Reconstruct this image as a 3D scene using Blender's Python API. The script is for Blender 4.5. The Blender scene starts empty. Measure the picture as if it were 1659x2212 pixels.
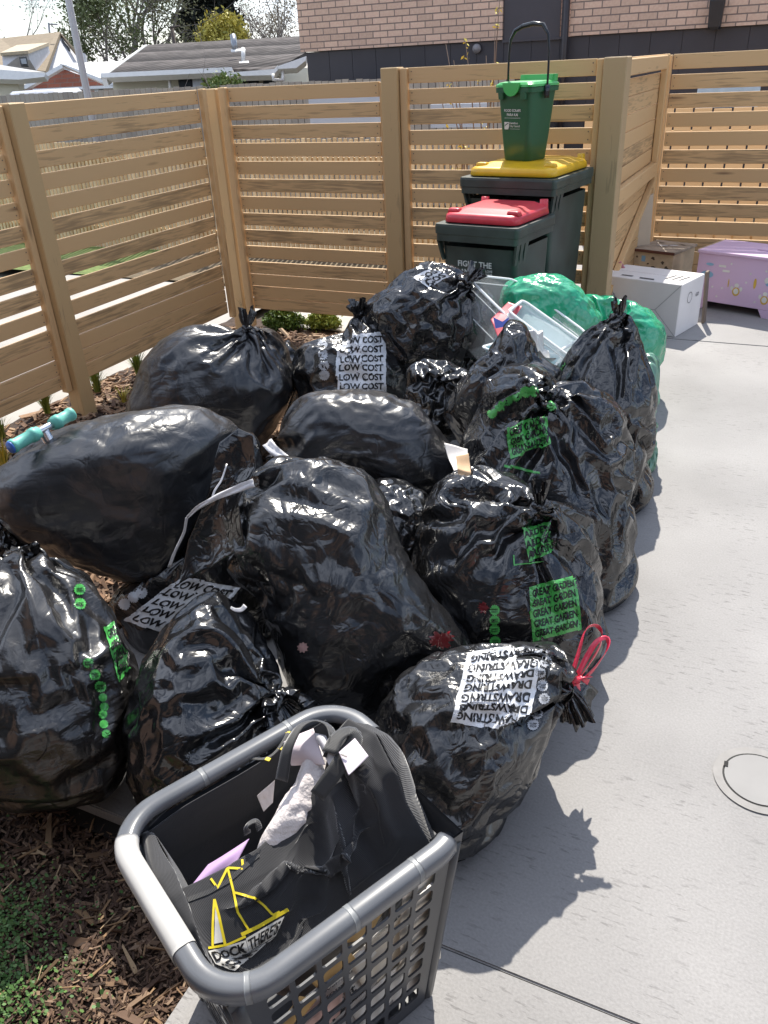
import bpy, bmesh, math, random
import numpy as np
from mathutils import Vector, Matrix
from mathutils.bvhtree import BVHTree
R_ = math.radians
SC = bpy.context.scene
COL = SC.collection

# ------------------------------------------------------------------ camera
CAM_H = 1.63
FPX = 1727.77            # focal length in px of a 1659 x 2212 frame
PITCH, ROLL, YAW = 0.5105, -0.0523, 0.4626
cF = np.array([-math.sin(YAW)*math.cos(PITCH), math.cos(YAW)*math.cos(PITCH), -math.sin(PITCH)])
_r = np.array([math.cos(YAW), math.sin(YAW), 0.0]); _u = np.cross(_r, cF)
cR = math.cos(ROLL)*_r + math.sin(ROLL)*_u
cU = -math.sin(ROLL)*_r + math.cos(ROLL)*_u
cO = np.array([0, 0, CAM_H])
cd = bpy.data.cameras.new('camera'); cam = bpy.data.objects.new('camera', cd); COL.objects.link(cam)
cd.sensor_fit = 'VERTICAL'; cd.sensor_height = 24.0; cd.lens = FPX/2212*24.0
cd.clip_start = 0.05; cd.clip_end = 600
m = Matrix(((cR[0], cU[0], -cF[0], 0), (cR[1], cU[1], -cF[1], 0), (cR[2], cU[2], -cF[2], CAM_H), (0, 0, 0, 1)))
cam.matrix_world = m
SC.camera = cam
# ------------------------------------------------------------------ light
SUN_EL, SUN_AZ = R_(50), math.atan2(-0.31, 0.95)      # azimuth from +Y towards +X
w = bpy.data.worlds.new('World'); SC.world = w; w.use_nodes = True
nt = w.node_tree; bg = nt.nodes['Background']
sky = nt.nodes.new('ShaderNodeTexSky'); sky.sky_type = 'NISHITA'; sky.sun_disc = False
sky.sun_elevation = SUN_EL; sky.sun_rotation = SUN_AZ; sky.air_density = 1.0; sky.dust_density = 0.6; sky.ozone_density = 1.0
tc = nt.nodes.new('ShaderNodeTexCoord'); mp = nt.nodes.new('ShaderNodeMapping'); mp.inputs['Scale'].default_value = (1, 1, 2.6)
nz = nt.nodes.new('ShaderNodeTexNoise'); nz.inputs['Scale'].default_value = 2.2; nz.inputs['Detail'].default_value = 7; nz.inputs['Roughness'].default_value = 0.55
cr = nt.nodes.new('ShaderNodeValToRGB'); cr.color_ramp.elements[0].position = 0.42; cr.color_ramp.elements[1].position = 0.62
mx = nt.nodes.new('ShaderNodeMix'); mx.data_type = 'RGBA'
nt.links.new(tc.outputs['Generated'], mp.inputs['Vector']); nt.links.new(mp.outputs[0], nz.inputs['Vector']); nt.links.new(nz.outputs[0], cr.inputs[0])
nt.links.new(cr.outputs[0], mx.inputs['Factor']); nt.links.new(sky.outputs[0], mx.inputs['A']); mx.inputs['B'].default_value = (10.8, 11.8, 14.0, 1)
nt.links.new(mx.outputs['Result'], bg.inputs['Color']); bg.inputs['Strength'].default_value = 0.095
sd = bpy.data.lights.new('sun', 'SUN'); sun = bpy.data.objects.new('sun', sd); COL.objects.link(sun)
sd.energy = 4.8; sd.angle = R_(0.6); sd.color = (1.0, 0.94, 0.84)
SUNV = Vector((math.sin(SUN_AZ)*math.cos(SUN_EL), math.cos(SUN_AZ)*math.cos(SUN_EL), math.sin(SUN_EL)))
sun.rotation_euler = SUNV.to_track_quat('Z', 'Y').to_euler()
SC.view_settings.view_transform = 'Standard'; SC.view_settings.look = 'None'
SC.view_settings.exposure = 0.6; SC.view_settings.gamma = 1.0
SC.render.engine = 'CYCLES'; SC.cycles.max_bounces = 8

# ------------------------------------------------------------------ helpers
def ray(u, v):
    return cF + cR*(u-829.5)/FPX - cU*(v-1106)/FPX
def dep(u, v, t):                      # point at axial depth t
    return cO + ray(u, v)*t
def gz(u, v, z=0.0):                   # point on the height z
    d = ray(u, v); return cO + d*(z-CAM_H)/d[2]
def aty(u, v, y):
    d = ray(u, v); return cO + d*(y/d[1])
def atx(u, v, x):
    d = ray(u, v); return cO + d*(x/d[0])
def obj(name, verts, faces, mat=None, parent=None, smooth=True, mats=None, fm=None):
    me = bpy.data.meshes.new(name)
    me.from_pydata([tuple(map(float, p)) for p in verts], [], [tuple(map(int, f)) for f in faces]); me.update()
    return objm(name, me, mat, parent, smooth, mats, fm)
def objm(name, me, mat=None, parent=None, smooth=True, mats=None, fm=None):
    if mats:
        for q in mats: me.materials.append(q)
        if fm is not None: me.polygons.foreach_set('material_index', np.asarray(fm, dtype=np.int32))
    elif mat: me.materials.append(mat)
    me.polygons.foreach_set('use_smooth', [smooth]*len(me.polygons))
    o = bpy.data.objects.new(name, me); COL.objects.link(o)
    if parent is not None: o.parent = parent
    return o
def empty(name, loc=(0, 0, 0)):
    # parts are modelled in world space: the empty sits at the thing's base, its parts carry the inverse offset
    o = bpy.data.objects.new(name, None); COL.objects.link(o); o.location = tuple(map(float, loc)); o.empty_display_size = 0.1
    return o
def own(o, root):
    o.parent = root; o.matrix_parent_inverse = Matrix.Translation(root.location).inverted(); return o
def tag(o, label, cat, group=None):
    o['label'] = label; o['category'] = cat
    if group: o['group'] = group
    return o
def kind(o, k): o['kind'] = k; return o
class MB:
    """collects boxes, tubes and sheets of one mesh"""
    def __init__(s): s.v = []; s.f = []; s.m = []; s.cm = 0
    def add(s, vs, fs):
        n = len(s.v); s.v += [tuple(map(float, p)) for p in vs]; s.f += [tuple(i+n for i in f) for f in fs]; s.m += [s.cm]*len(fs); return s
    def box(s, lo, hi, M=None):
        x0, y0, z0 = lo; x1, y1, z1 = hi
        vs = [(x0,y0,z0),(x1,y0,z0),(x1,y1,z0),(x0,y1,z0),(x0,y0,z1),(x1,y0,z1),(x1,y1,z1),(x0,y1,z1)]
        if M is not None: vs = [M @ Vector(p) for p in vs]
        return s.add(vs, [(0,3,2,1),(4,5,6,7),(0,1,5,4),(1,2,6,5),(2,3,7,6),(3,0,4,7)])
    def bbox(s, lo, hi, b=0.003, M=None):
        """box with chamfered edges"""
        bm = bmesh.new(); bmesh.ops.create_cube(bm, size=1)
        c = [(a+d)/2 for a, d in zip(lo, hi)]; e = [d-a for a, d in zip(lo, hi)]
        for q in bm.verts: q.co = Vector([q.co[i]*e[i]+c[i] for i in range(3)])
        bmesh.ops.bevel(bm, geom=bm.edges[:], offset=b, segments=1, affect='EDGES')
        if M is not None: bm.transform(M)
        s.addbm(bm); return s
    def addbm(s, bm):
        bm.verts.index_update(); s.add([tuple(q.co) for q in bm.verts], [[q.index for q in f.verts] for f in bm.faces]); bm.free()
    def tube(s, pts, r, seg=10, cap=True, flat=1.0, closed=False):
        pts = [np.array(p, float) for p in pts]; n = len(pts)
        rs = r if hasattr(r, '__len__') else [r]*n
        vs = []; prev = None
        for i, p in enumerate(pts):
            if closed: d = pts[(i+1) % n]-pts[i-1]
            else: d = pts[min(i+1, n-1)]-pts[max(i-1, 0)]
            d = d/(np.linalg.norm(d)+1e-9)
            if prev is None:
                a = np.array([0, 0, 1.]) if abs(d[2]) < .9 else np.array([1., 0, 0])
                x = np.cross(a, d)
            else: x = prev-d*(prev@d)
            x /= np.linalg.norm(x)+1e-9; prev = x; y = np.cross(d, x)
            for k in range(seg):
                a = 2*math.pi*k/seg; vs.append(p+rs[i]*(math.cos(a)*x+math.sin(a)*y*flat))
        fs = []
        for i in range(n if closed else n-1):
            j = (i+1) % n
            for k in range(seg):
                fs.append((i*seg+k, i*seg+(k+1) % seg, j*seg+(k+1) % seg, j*seg+k))
        if cap and not closed: fs += [tuple(range(seg))[::-1], tuple((n-1)*seg+k for k in range(seg))]
        return s.add(vs, fs)
    def build(s, name, mat=None, parent=None, smooth=False, mats=None):
        return obj(name, s.v, s.f, mat, parent, smooth, mats, s.m if mats else None)

# ------------------------------------------------------------------ materials
def newmat(name):
    m = bpy.data.materials.new(name); m.use_nodes = True; nt = m.node_tree
    return m, nt, nt.nodes['Principled BSDF']
def N(nt, t, **kw):
    n = nt.nodes.new(t)
    for k, v in kw.items():
        if k in n.inputs.keys(): n.inputs[k].default_value = v
        else: setattr(n, k, v)
    return n
def mat(name, col, rough=0.5, var=0.12, scale=12, bump=0.0, bscale=80, spec=0.5, metal=0.0, coat=0.0, **kw):
    m, nt, b = newmat(name); L = nt.links.new
    tc = N(nt, 'ShaderNodeTexCoord'); nz = N(nt, 'ShaderNodeTexNoise', Scale=scale, Detail=5.0)
    L(tc.outputs['Object'], nz.inputs['Vector'])
    cr = N(nt, 'ShaderNodeValToRGB'); c = np.array(col)
    cr.color_ramp.elements[0].position = .3; cr.color_ramp.elements[1].position = .7
    cr.color_ramp.elements[0].color = (*np.clip(c*(1-var), 0, 1), 1); cr.color_ramp.elements[1].color = (*np.clip(c*(1+var), 0, 1), 1)
    L(nz.outputs[0], cr.inputs[0]); L(cr.outputs[0], b.inputs['Base Color'])
    b.inputs['Roughness'].default_value = rough; b.inputs['Specular IOR Level'].default_value = spec; b.inputs['Metallic'].default_value = metal
    b.inputs['Coat Weight'].default_value = coat
    for k, v in kw.items(): b.inputs[k.replace('_', ' ')].default_value = v
    if bump:
        n2 = N(nt, 'ShaderNodeTexNoise', Scale=bscale, Detail=4.0); L(tc.outputs['Object'], n2.inputs['Vector'])
        bp = N(nt, 'ShaderNodeBump', Strength=bump, Distance=0.01); L(n2.outputs[0], bp.inputs['Height']); L(bp.outputs[0], b.inputs['Normal'])
    return m

def film(name, col, rough=0.22, crease=1.0, alpha=None, stretch=(1, 1, 1), rot=(0, 0, 0), lines=0.0):
    """thin polythene: glossy with fine creases"""
    m, nt, b = newmat(name); L = nt.links.new
    b.inputs['Base Color'].default_value = (*col, 1); b.inputs['Roughness'].default_value = rough
    b.inputs['IOR'].default_value = 1.6; b.inputs['Specular IOR Level'].default_value = 0.72
    tc = N(nt, 'ShaderNodeTexCoord'); mp = N(nt, 'ShaderNodeMapping'); mp.inputs['Scale'].default_value = stretch; mp.inputs['Rotation'].default_value = rot
    L(tc.outputs['Object'], mp.inputs['Vector'])
    n0 = N(nt, 'ShaderNodeTexNoise', Scale=5.0, Detail=2.0); L(mp.outputs[0], n0.inputs['Vector'])
    ad = N(nt, 'ShaderNodeMix', data_type='RGBA', blend_type='LINEAR_LIGHT'); ad.inputs['Factor'].default_value = 0.10
    L(mp.outputs[0], ad.inputs['A']); L(n0.outputs['Color'], ad.inputs['B'])
    acc = None
    for sc_, wt, wd in ((6.0, 1.1, .08), (14.0, .8, .10), (32.0, .32, .15)):          # sharp folds: creases of a noise field
        q = N(nt, 'ShaderNodeTexNoise', Scale=sc_, Detail=1.5, Roughness=.45, Distortion=.5); L(ad.outputs['Result'], q.inputs['Vector'])
        s0 = N(nt, 'ShaderNodeMath', operation='SUBTRACT'); s0.inputs[1].default_value = .5; L(q.outputs[0], s0.inputs[0])
        ab = N(nt, 'ShaderNodeMath', operation='ABSOLUTE'); L(s0.outputs[0], ab.inputs[0])
        mr = N(nt, 'ShaderNodeMapRange'); mr.inputs['From Max'].default_value = wd; mr.inputs['To Min'].default_value = 0; mr.inputs['To Max'].default_value = wt; L(ab.outputs[0], mr.inputs['Value'])
        if acc is None: acc = mr.outputs[0]
        else:
            t_ = N(nt, 'ShaderNodeMath', operation='ADD'); L(acc, t_.inputs[0]); L(mr.outputs[0], t_.inputs[1]); acc = t_.outputs[0]
    v2 = N(nt, 'ShaderNodeTexVoronoi', Scale=24.0, feature='F1'); L(ad.outputs['Result'], v2.inputs['Vector'])
    n1 = N(nt, 'ShaderNodeTexNoise', Scale=70.0, Detail=3.0); L(mp.outputs[0], n1.inputs['Vector'])
    s1 = N(nt, 'ShaderNodeMath', operation='MULTIPLY_ADD'); s1.inputs[1].default_value = 0.30; L(v2.outputs['Distance'], s1.inputs[0]); L(acc, s1.inputs[2])
    s2 = N(nt, 'ShaderNodeMath', operation='MULTIPLY_ADD'); s2.inputs[1].default_value = 0.16; L(n1.outputs[0], s2.inputs[0]); L(s1.outputs[0], s2.inputs[2])
    if lines:      # drawn-out stretch marks of taut film
        ml = N(nt, 'ShaderNodeMapping'); ml.inputs['Rotation'].default_value = rot; ml.inputs['Scale'].default_value = (3.0, 3.0, 46.0); L(tc.outputs['Object'], ml.inputs['Vector'])
        m0 = N(nt, 'ShaderNodeMix', data_type='RGBA', blend_type='LINEAR_LIGHT'); m0.inputs['Factor'].default_value = 0.9; L(ml.outputs[0], m0.inputs['A']); L(n0.outputs['Color'], m0.inputs['B'])
        nl = N(nt, 'ShaderNodeTexNoise', Scale=1.0, Detail=3.0); L(m0.outputs['Result'], nl.inputs['Vector'])
        s4 = N(nt, 'ShaderNodeMath', operation='MULTIPLY_ADD'); s4.inputs[1].default_value = lines*3.2; L(nl.outputs[0], s4.inputs[0]); L(s2.outputs[0], s4.inputs[2]); s2 = s4
    # creasing comes and goes over the surface
    n3 = N(nt, 'ShaderNodeTexNoise', Scale=3.5, Detail=2.0); L(tc.outputs['Object'], n3.inputs['Vector'])
    m3 = N(nt, 'ShaderNodeMapRange'); m3.inputs['From Min'].default_value = .35; m3.inputs['From Max'].default_value = .7; m3.inputs['To Min'].default_value = .25; m3.inputs['To Max'].default_value = 1.0
    L(n3.outputs[0], m3.inputs['Value'])
    s3 = N(nt, 'ShaderNodeMath', operation='MULTIPLY'); L(s2.outputs[0], s3.inputs[0]); L(m3.outputs[0], s3.inputs[1])
    bp = N(nt, 'ShaderNodeBump', Strength=0.6*min(crease, 1.2), Distance=0.005*crease); L(s3.outputs[0], bp.inputs['Height']); L(bp.outputs[0], b.inputs['Normal'])
    r3 = N(nt, 'ShaderNodeMapRange'); r3.inputs['To Min'].default_value = rough*.8; r3.inputs['To Max'].default_value = rough*1.35; L(n3.outputs[0], r3.inputs['Value']); L(r3.outputs[0], b.inputs['Roughness'])
    if alpha:      # ink flaked off along the folds
        na = N(nt, 'ShaderNodeTexNoise', Scale=38.0, Detail=4.0, Roughness=.7); L(tc.outputs['Object'], na.inputs['Vector']); ma = N(nt, 'ShaderNodeMapRange'); ma.inputs['From Min'].default_value = alpha; ma.inputs['From Max'].default_value = alpha+.04; L(na.outputs[0], ma.inputs['Value']); L(ma.outputs[0], b.inputs['Alpha'])
    return m
# ------------------------------------------------------------------ crumpled bags
_ICO = {}
def ico(l):
    if l in _ICO: return _ICO[l]
    if l == 1:
        bm = bmesh.new(); bmesh.ops.create_icosphere(bm, subdivisions=1, radius=1.0); bm.verts.index_update()
        V = np.array([v.co[:] for v in bm.verts]); Fc = np.array([[v.index for v in f.verts] for f in bm.faces]); bm.free()
        V /= np.linalg.norm(V, axis=1)[:, None]; pairs = None
    else:
        V0, F0 = ico(l-1)[:2]; n = len(V0)
        E = np.sort(np.vstack([F0[:, [0, 1]], F0[:, [1, 2]], F0[:, [2, 0]]]), axis=1)
        pairs, inv = np.unique(E, axis=0, return_inverse=True); inv = inv.reshape(-1)
        M = V0[pairs[:, 0]]+V0[pairs[:, 1]]; M /= np.linalg.norm(M, axis=1)[:, None]
        V = np.vstack([V0, M]); k = len(F0); ab, bc, ca = inv[:k]+n, inv[k:2*k]+n, inv[2*k:]+n
        Fc = np.vstack([np.c_[F0[:, 0], ab, ca], np.c_[F0[:, 1], bc, ab], np.c_[F0[:, 2], ca, bc], np.c_[ab, bc, ca]])
    E = np.vstack([Fc[:, [0, 1]], Fc[:, [1, 2]], Fc[:, [2, 0]]])      # each directed edge once
    o = np.argsort(E[:, 0], kind='stable'); E = E[o]; st = np.searchsorted(E[:, 0], np.arange(len(V))); pos = np.arange(len(E))-st[E[:, 0]]
    nb = np.tile(np.arange(len(V))[:, None], (1, 6)); ms = np.zeros((len(V), 6), bool)
    nb[E[:, 0], pos] = E[:, 1]; ms[E[:, 0], pos] = True
    _ICO[l] = (V, Fc, nb, ms, pairs)
    return _ICO[l]
def vnoise(P, seed, k=8, f=1.0):
    """cheap smooth noise: a sum of random plane waves"""
    rs = np.random.RandomState(seed); out = np.zeros(len(P))
    for i in range(k):
        d = rs.normal(size=3); d /= np.linalg.norm(d); out += np.sin(P@d*f*rs.uniform(.6, 1.5)*6.28+rs.uniform(0, 6.28)+1.3*np.sin(P@rs.normal(size=3)*f*2+rs.uniform(0, 6)))
    return out/math.sqrt(k)
def normals(V, Fc):
    a, b, c = V[Fc[:, 0]], V[Fc[:, 1]], V[Fc[:, 2]]; n = np.cross(b-a, c-a); o = np.zeros_like(V)
    for k in range(3):
        for ax in range(3): o[:, ax] += np.bincount(Fc[:, k], n[:, ax], len(V))
    return o/(np.linalg.norm(o, axis=1)[:, None]+1e-12)
class Body:
    """closed volume grown from the outline the bag shows, at its own distance and with its own thickness"""
    def __init__(s, outline, t, thick, c=None, p=2.4, lump=0.05, seed=0, floor=0.004, back=None):
        O = np.array(outline, float)
        c = O.mean(0) if c is None else np.array(c, float)
        d = ray(*c); s.D = t*np.linalg.norm(d); s.n = d/np.linalg.norm(d)
        s.r = cR-s.n*(s.n@cR); s.r /= np.linalg.norm(s.r); s.u = np.cross(s.r, s.n)
        s.C = cO+s.n*s.D; s.p = p; s.T = thick; s.seed = seed; s.lump = lump; s.floor = floor; s.back = back or thick
        L = np.array([s.loc(*q) for q in O])
        ph = np.arctan2(L[:, 1], L[:, 0]); n = len(L)
        A = np.linspace(-math.pi, math.pi, 361)[:-1]; rad = np.zeros(360)
        for i, a in enumerate(A):
            dx, dy = math.cos(a), math.sin(a); best = 0
            for k in range(n):
                p0, p1 = L[k], L[(k+1) % n]; e = p1-p0; den = dx*e[1]-dy*e[0]
                if abs(den) < 1e-12: continue
                tt = (p0[0]*e[1]-p0[1]*e[0])/den; uu = (p0[0]*dy-p0[1]*dx)/den
                if tt > 0 and -1e-6 <= uu <= 1+1e-6: best = max(best, tt)
            rad[i] = best
        bad = rad <= 0; rad[bad] = rad[~bad].mean()
        kr = np.hanning(11); kr /= kr.sum()
        s.rad = np.convolve(np.r_[rad[-10:], rad, rad[:10]], kr, 'same')[10:-10]
    def loc(s, u, v):
        e = ray(u, v); e = e/np.linalg.norm(e); k = s.D/(e@s.n); return np.array([(e@s.r)*k, (e@s.u)*k])
    def R(s, ph):
        x = (ph+math.pi)/(2*math.pi)*360; i = np.floor(x).astype(int) % 360; f = x-np.floor(x)
        return s.rad[i]*(1-f)+s.rad[(i+1) % 360]*f
    def pt(s, S):
        """sphere directions -> surface"""
        a, b, w = S[:, 0], S[:, 1], S[:, 2]; ph = np.arctan2(b, a)
        q = np.sqrt(a*a+b*b); k = (q**s.p+np.abs(w)**s.p)**(-1/s.p)
        rr = s.R(ph)*q*k; W = w*k
        P = s.C+np.outer(rr*np.cos(ph), s.r)+np.outer(rr*np.sin(ph), s.u)+np.outer(np.where(W > 0, s.back, s.T)*W, s.n)
        nrm = P-s.C; l = np.linalg.norm(nrm, axis=1)[:, None]
        lm = vnoise(S, s.seed+11, 7, .42)*.55+np.abs(vnoise(S, s.seed+12, 6, .7))*-.5+.25
        side = 1-.75*(q*k)**4                                  # keep the outline, shape the face
        P = P+nrm*(s.lump*(lm*side))[:, None]
        return P
    def sdir(s, u, v, w=None):
        l = s.loc(u, v); ph = math.atan2(l[1], l[0]); q = min(np.hypot(*l)/s.R(np.array([ph]))[0], 1.0)
        if w is None: w = -1
        W = w*(max(1-q**s.p, 0))**(1/s.p); x = np.array([q*math.cos(ph), q*math.sin(ph), W]); return x/np.linalg.norm(x)

def crumple(body, necks=(), seed=0, excess=0.06, pleat=0.5, it=(60, 60, 30), shell=(0.02, 0.012), bend=0.06, dents=(), level=6, reach=.9, aniso=None, pulls=(6, .006)):
    rs = np.random.RandomState(seed); X = None
    L0 = level-len(it)+1
    for li, l in enumerate(range(L0, level+1)):
        S, Fc, nb, ms, pairs = ico(l); H = body.pt(S)
        ND = [(np.array(nk['s']), nk) for nk in necks]
        ex = 1+excess*np.clip(.75+.7*vnoise(S, seed+3, 6, .5), .1, 2.2)
        for d, nk in ND: 
            ang = np.arccos(np.clip(S@d, -1, 1)); ex = ex*(1+nk.get('pleat', pleat)*.35*np.exp(-(ang/.55)**2))
        e = H[nb]-H[:, None]; Lh = np.linalg.norm(e, axis=2)
        # excess is mostly around the neck axis (pleats), less along it
        Lr = Lh*(ex[:, None]+ex[nb])*.5
        if aniso is not None:
            ax = np.array(aniso[:3], float); ax /= np.linalg.norm(ax); c = np.abs(np.einsum('ijk,k->ij', e, ax))/(Lh+1e-9); Lr = Lr*(1+aniso[3]*c)
        H2 = H.copy(); pin = np.zeros(len(S), bool); free = np.ones(len(S))
        for d, nk in ND:
            ang = np.arccos(np.clip(S@d, -1, 1)); c = body.pt(d[None])[0]; nn = c-body.C; nn /= np.linalg.norm(nn)
            c = c+nn*nk.get('out', 0.02)
            A = nk.get('a', .75); k = np.clip(1-ang/A, 0, 1); k = k*k*(3-2*k)
            # pull towards the tie, sinking just before it so that the gather sits in a dimple
            tgt = c+(H-c)*0.10
            pull = k**1.2
            H2 = H2*(1-pull[:, None])+tgt*pull[:, None]
            H2 -= np.outer(np.sin(np.pi*np.clip(ang/A, 0, 1))**2*(ang < A)*nk.get('sink', .02), nn)
            pin |= ang < .10
            # starting pleats
            tx = np.cross(d, [0.3, .2, .9]); tx /= np.linalg.norm(tx); ty = np.cross(d, tx)
            az = np.arctan2(S@ty, S@tx); wv = sum(np.cos(az*q+rs.uniform(0, 6.3)+.6*np.sin(ang*3+q)) for q in (5, 8, 11, 17, 23))/2.6
            H2 += np.outer(wv*.016*np.exp(-((ang-.3)/nk.get('reach', reach)*1.25)**2)*np.clip(ang/.25, 0, 1), nn)
        NN = normals(H2, Fc)
        # pulled points: short tension folds running out from them over part of the way round
        rp_ = np.random.RandomState(seed+77)
        for _ in range(pulls[0]):
            d = rp_.normal(size=3); d[2] = -abs(d[2])*.9; d /= np.linalg.norm(d); tx = np.cross(d, [.2, .9, .3]); tx /= np.linalg.norm(tx); ty = np.cross(d, tx)
            ang = np.arccos(np.clip(S@d, -1, 1)); az = np.arctan2(S@ty, S@tx); a0 = rp_.uniform(-3.1, 3.1); win = np.exp(-((np.angle(np.exp(1j*(az-a0))))/rp_.uniform(.3, .8))**2)
            f1, f2, sg = rp_.uniform(20, 30), rp_.uniform(38, 52), rp_.uniform(.5, 1.0); q1, q2 = rp_.uniform(0, 6.3, 2)
            wv = 1-2*np.abs(np.sin(az*f1/2+q1+.5*np.sin(ang*4+q2))); wv = wv*.8+.35*np.cos(az*f2+q2+ang*2)
            H2 = H2+NN*(pulls[1]*wv*win*np.clip(ang/.16, 0, 1)*np.exp(-(ang/sg)**2))[:, None]
        NN = normals(H2, Fc)
        if X is None: X = H2+NN*(vnoise(S, seed+5, 10, 3.0)*.004)[:, None]
        else:
            Xo = X; S0 = ico(l-1)[0]; X = np.zeros_like(S); X[:len(S0)] = Xo
            X[len(S0):] = (Xo[pairs[:, 0]]+Xo[pairs[:, 1]])/2
            X += NN*(vnoise(S, seed+6, 10, 7.0)*.0012)[:, None]
        cnt = ms.sum(1)[:, None]
        lo, hi = shell[0]*(1+.1*li), shell[1]*(1+.1*li)
        for i in range(it[li]):
            D = X[nb]-X[:, None]; Ln = np.linalg.norm(D, axis=2)+1e-9
            st = 1-Lr/Ln; st = np.where(st > 0, st, st*.9)*ms
            dx = (D*st[..., None]).sum(1)/cnt*.95
            X = X+dx
            if i % 2 == 0:
                lap = (X[nb]*ms[..., None]).sum(1)/cnt-X; X = X+lap*bend
            off = X-H2; hn = (off*NN).sum(1); cl = np.clip(hn, -lo, hi); tang = off-NN*hn[:, None]
            tl = np.linalg.norm(tang, axis=1)[:, None]; mxt = .03; tang = tang*np.minimum(1, mxt/(tl+1e-9))
            X = H2+tang+NN*cl[:, None]
            X[pin] = H2[pin]
            X[:, 2] = np.maximum(X[:, 2], body.floor)
    lap = (X[nb]*ms[..., None]).sum(1)/cnt-X; X = X+lap*.25
    return X, Fc
# ------------------------------------------------------------------ decals: print that follows a bag's surface
def bvh(X, Fc): return BVHTree.FromPolygons([tuple(p) for p in X], [tuple(int(i) for i in f) for f in Fc])
def hom(q, u, v):
    a, b, c, d = [np.array(p, float) for p in q]          # tl, tr, br, bl
    return (a*(1-u)+b*u)*(1-v)+(d*(1-u)+c*u)*v
def cast(T, px, warp=0.0):
    o = Vector(cO); d = Vector(ray(*px)).normalized(); h = T.ray_cast(o, d)
    if h[0] is None: return None, None
    if warp:
        n = np.array(h[1]); px2 = (px[0]+warp*float(n@cR), px[1]-warp*float(n@cU)); h2 = T.ray_cast(o, Vector(ray(*px2)).normalized())
        if h2[0] is not None and (h2[0]-h[0]).length < .05: h = h2
    n = h[1] if h[1].dot(d) < 0 else -h[1]
    return np.array(h[0]), np.array(n)
_TXT = {}
def text_mesh(s, bold=0.032):
    """flat glyph mesh normalised to a unit box: verts (n,2), faces"""
    if s in _TXT: return _TXT[s]
    c = bpy.data.curves.new('t', 'FONT'); c.body = s; c.size = 1; c.offset = bold; c.resolution_u = 3
    o = bpy.data.objects.new('t', c); COL.objects.link(o); bpy.context.view_layer.update()
    me = bpy.data.meshes.new_from_object(o); bpy.data.objects.remove(o); bpy.data.curves.remove(c)
    V = np.array([v.co[:2] for v in me.vertices]); Fc = [tuple(p.vertices) for p in me.polygons]; bpy.data.meshes.remove(me)
    lo, hi = V.min(0), V.max(0); asp = (hi[0]-lo[0])/(hi[1]-lo[1]); V = (V-lo)/(hi-lo); _TXT[s] = (V, Fc, asp); return _TXT[s]
def star(n=16, r0=.42, r1=.5):
    a = np.linspace(0, 2*math.pi, 2*n+1)[:-1]; r = np.where(np.arange(2*n) % 2 == 0, r1, r0)
    return np.c_[.5+r*np.cos(a), .5+r*np.sin(a)], [tuple(range(2*n))], 1.0
def cut(V, Fc, nu, nv):
    """slice a flat mesh along a grid so that it can bend"""
    bm = bmesh.new(); vs = [bm.verts.new((p[0], p[1], 0)) for p in V]
    for f in Fc:
        try: bm.faces.new([vs[i] for i in f])
        except ValueError: pass
    lo, hi = V.min(0), V.max(0)
    for ax, n in ((0, nu), (1, nv)):
        for k in range(1, n):
            co = [0, 0, 0]; co[ax] = lo[ax]+(hi[ax]-lo[ax])*k/n; no = [0, 0, 0]; no[ax] = 1
            bmesh.ops.bisect_plane(bm, geom=bm.verts[:]+bm.edges[:]+bm.faces[:], plane_co=co, plane_no=no)
    bmesh.ops.triangulate(bm, faces=bm.faces[:]); bm.verts.index_update()
    o = np.array([v.co[:2] for v in bm.verts]); f = [tuple(v.index for v in q.verts) for q in bm.faces]; bm.free(); return o, f
def biggest(fs):
    """only the largest connected piece of a patch"""
    if not fs: return fs
    par = {}
    def find(a):
        while par.setdefault(a, a) != a: par[a] = par[par[a]]; a = par[a]
        return a
    for f in fs:
        for i in f[1:]: par[find(i)] = find(f[0])
    cnt = {}
    for f in fs: cnt[find(f[0])] = cnt.get(find(f[0]), 0)+1
    k = max(cnt, key=cnt.get); return [f for f in fs if find(f[0]) == k]
def stick(name, T, quad, UV, Fc, m, parent, off=.002, warp=6, jump=.03):
    P = []; ok = []
    for u, v in UV:
        p, n = cast(T, hom(quad, u, v), warp); ok.append(p is not None); P.append((0, 0, 0) if p is None else p+n*off)
    P = np.array(P); fs = []
    for f in Fc:
        if all(ok[i] for i in f):
            q = P[list(f)]
            if max(np.linalg.norm(q[i]-q[i-1]) for i in range(len(q))) < jump: fs.append(f)
    if name in ('label_print', 'badge_print', 'print_band'): fs = biggest(fs)
    return obj(name, P, fs, m, parent, True)
def grid(nu, nv):
    UV = [(i/nu, j/nv) for j in range(nv+1) for i in range(nu+1)]
    return UV, [(j*(nu+1)+i, j*(nu+1)+i+1, (j+1)*(nu+1)+i+1, (j+1)*(nu+1)+i) for j in range(nv) for i in range(nu)]
def lines(word, n, u0=.06, u1=.94, v0=.04, v1=.96, h=.74, nu=26, nv=4):
    V, Fc, _ = text_mesh(word); V2, F2 = cut(V, Fc, nu, nv); P = []; Fs = []
    for k in range(n):
        y0 = v0+(v1-v0)*k/n; hh = (v1-v0)/n; q = np.c_[u0+(u1-u0)*V2[:, 0], y0+hh*(1-h)/2+hh*h*(1-V2[:, 1])]
        b = len(P); P += [tuple(x) for x in q]; Fs += [tuple(i+b for i in f) for f in F2]
    return P, Fs
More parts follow.
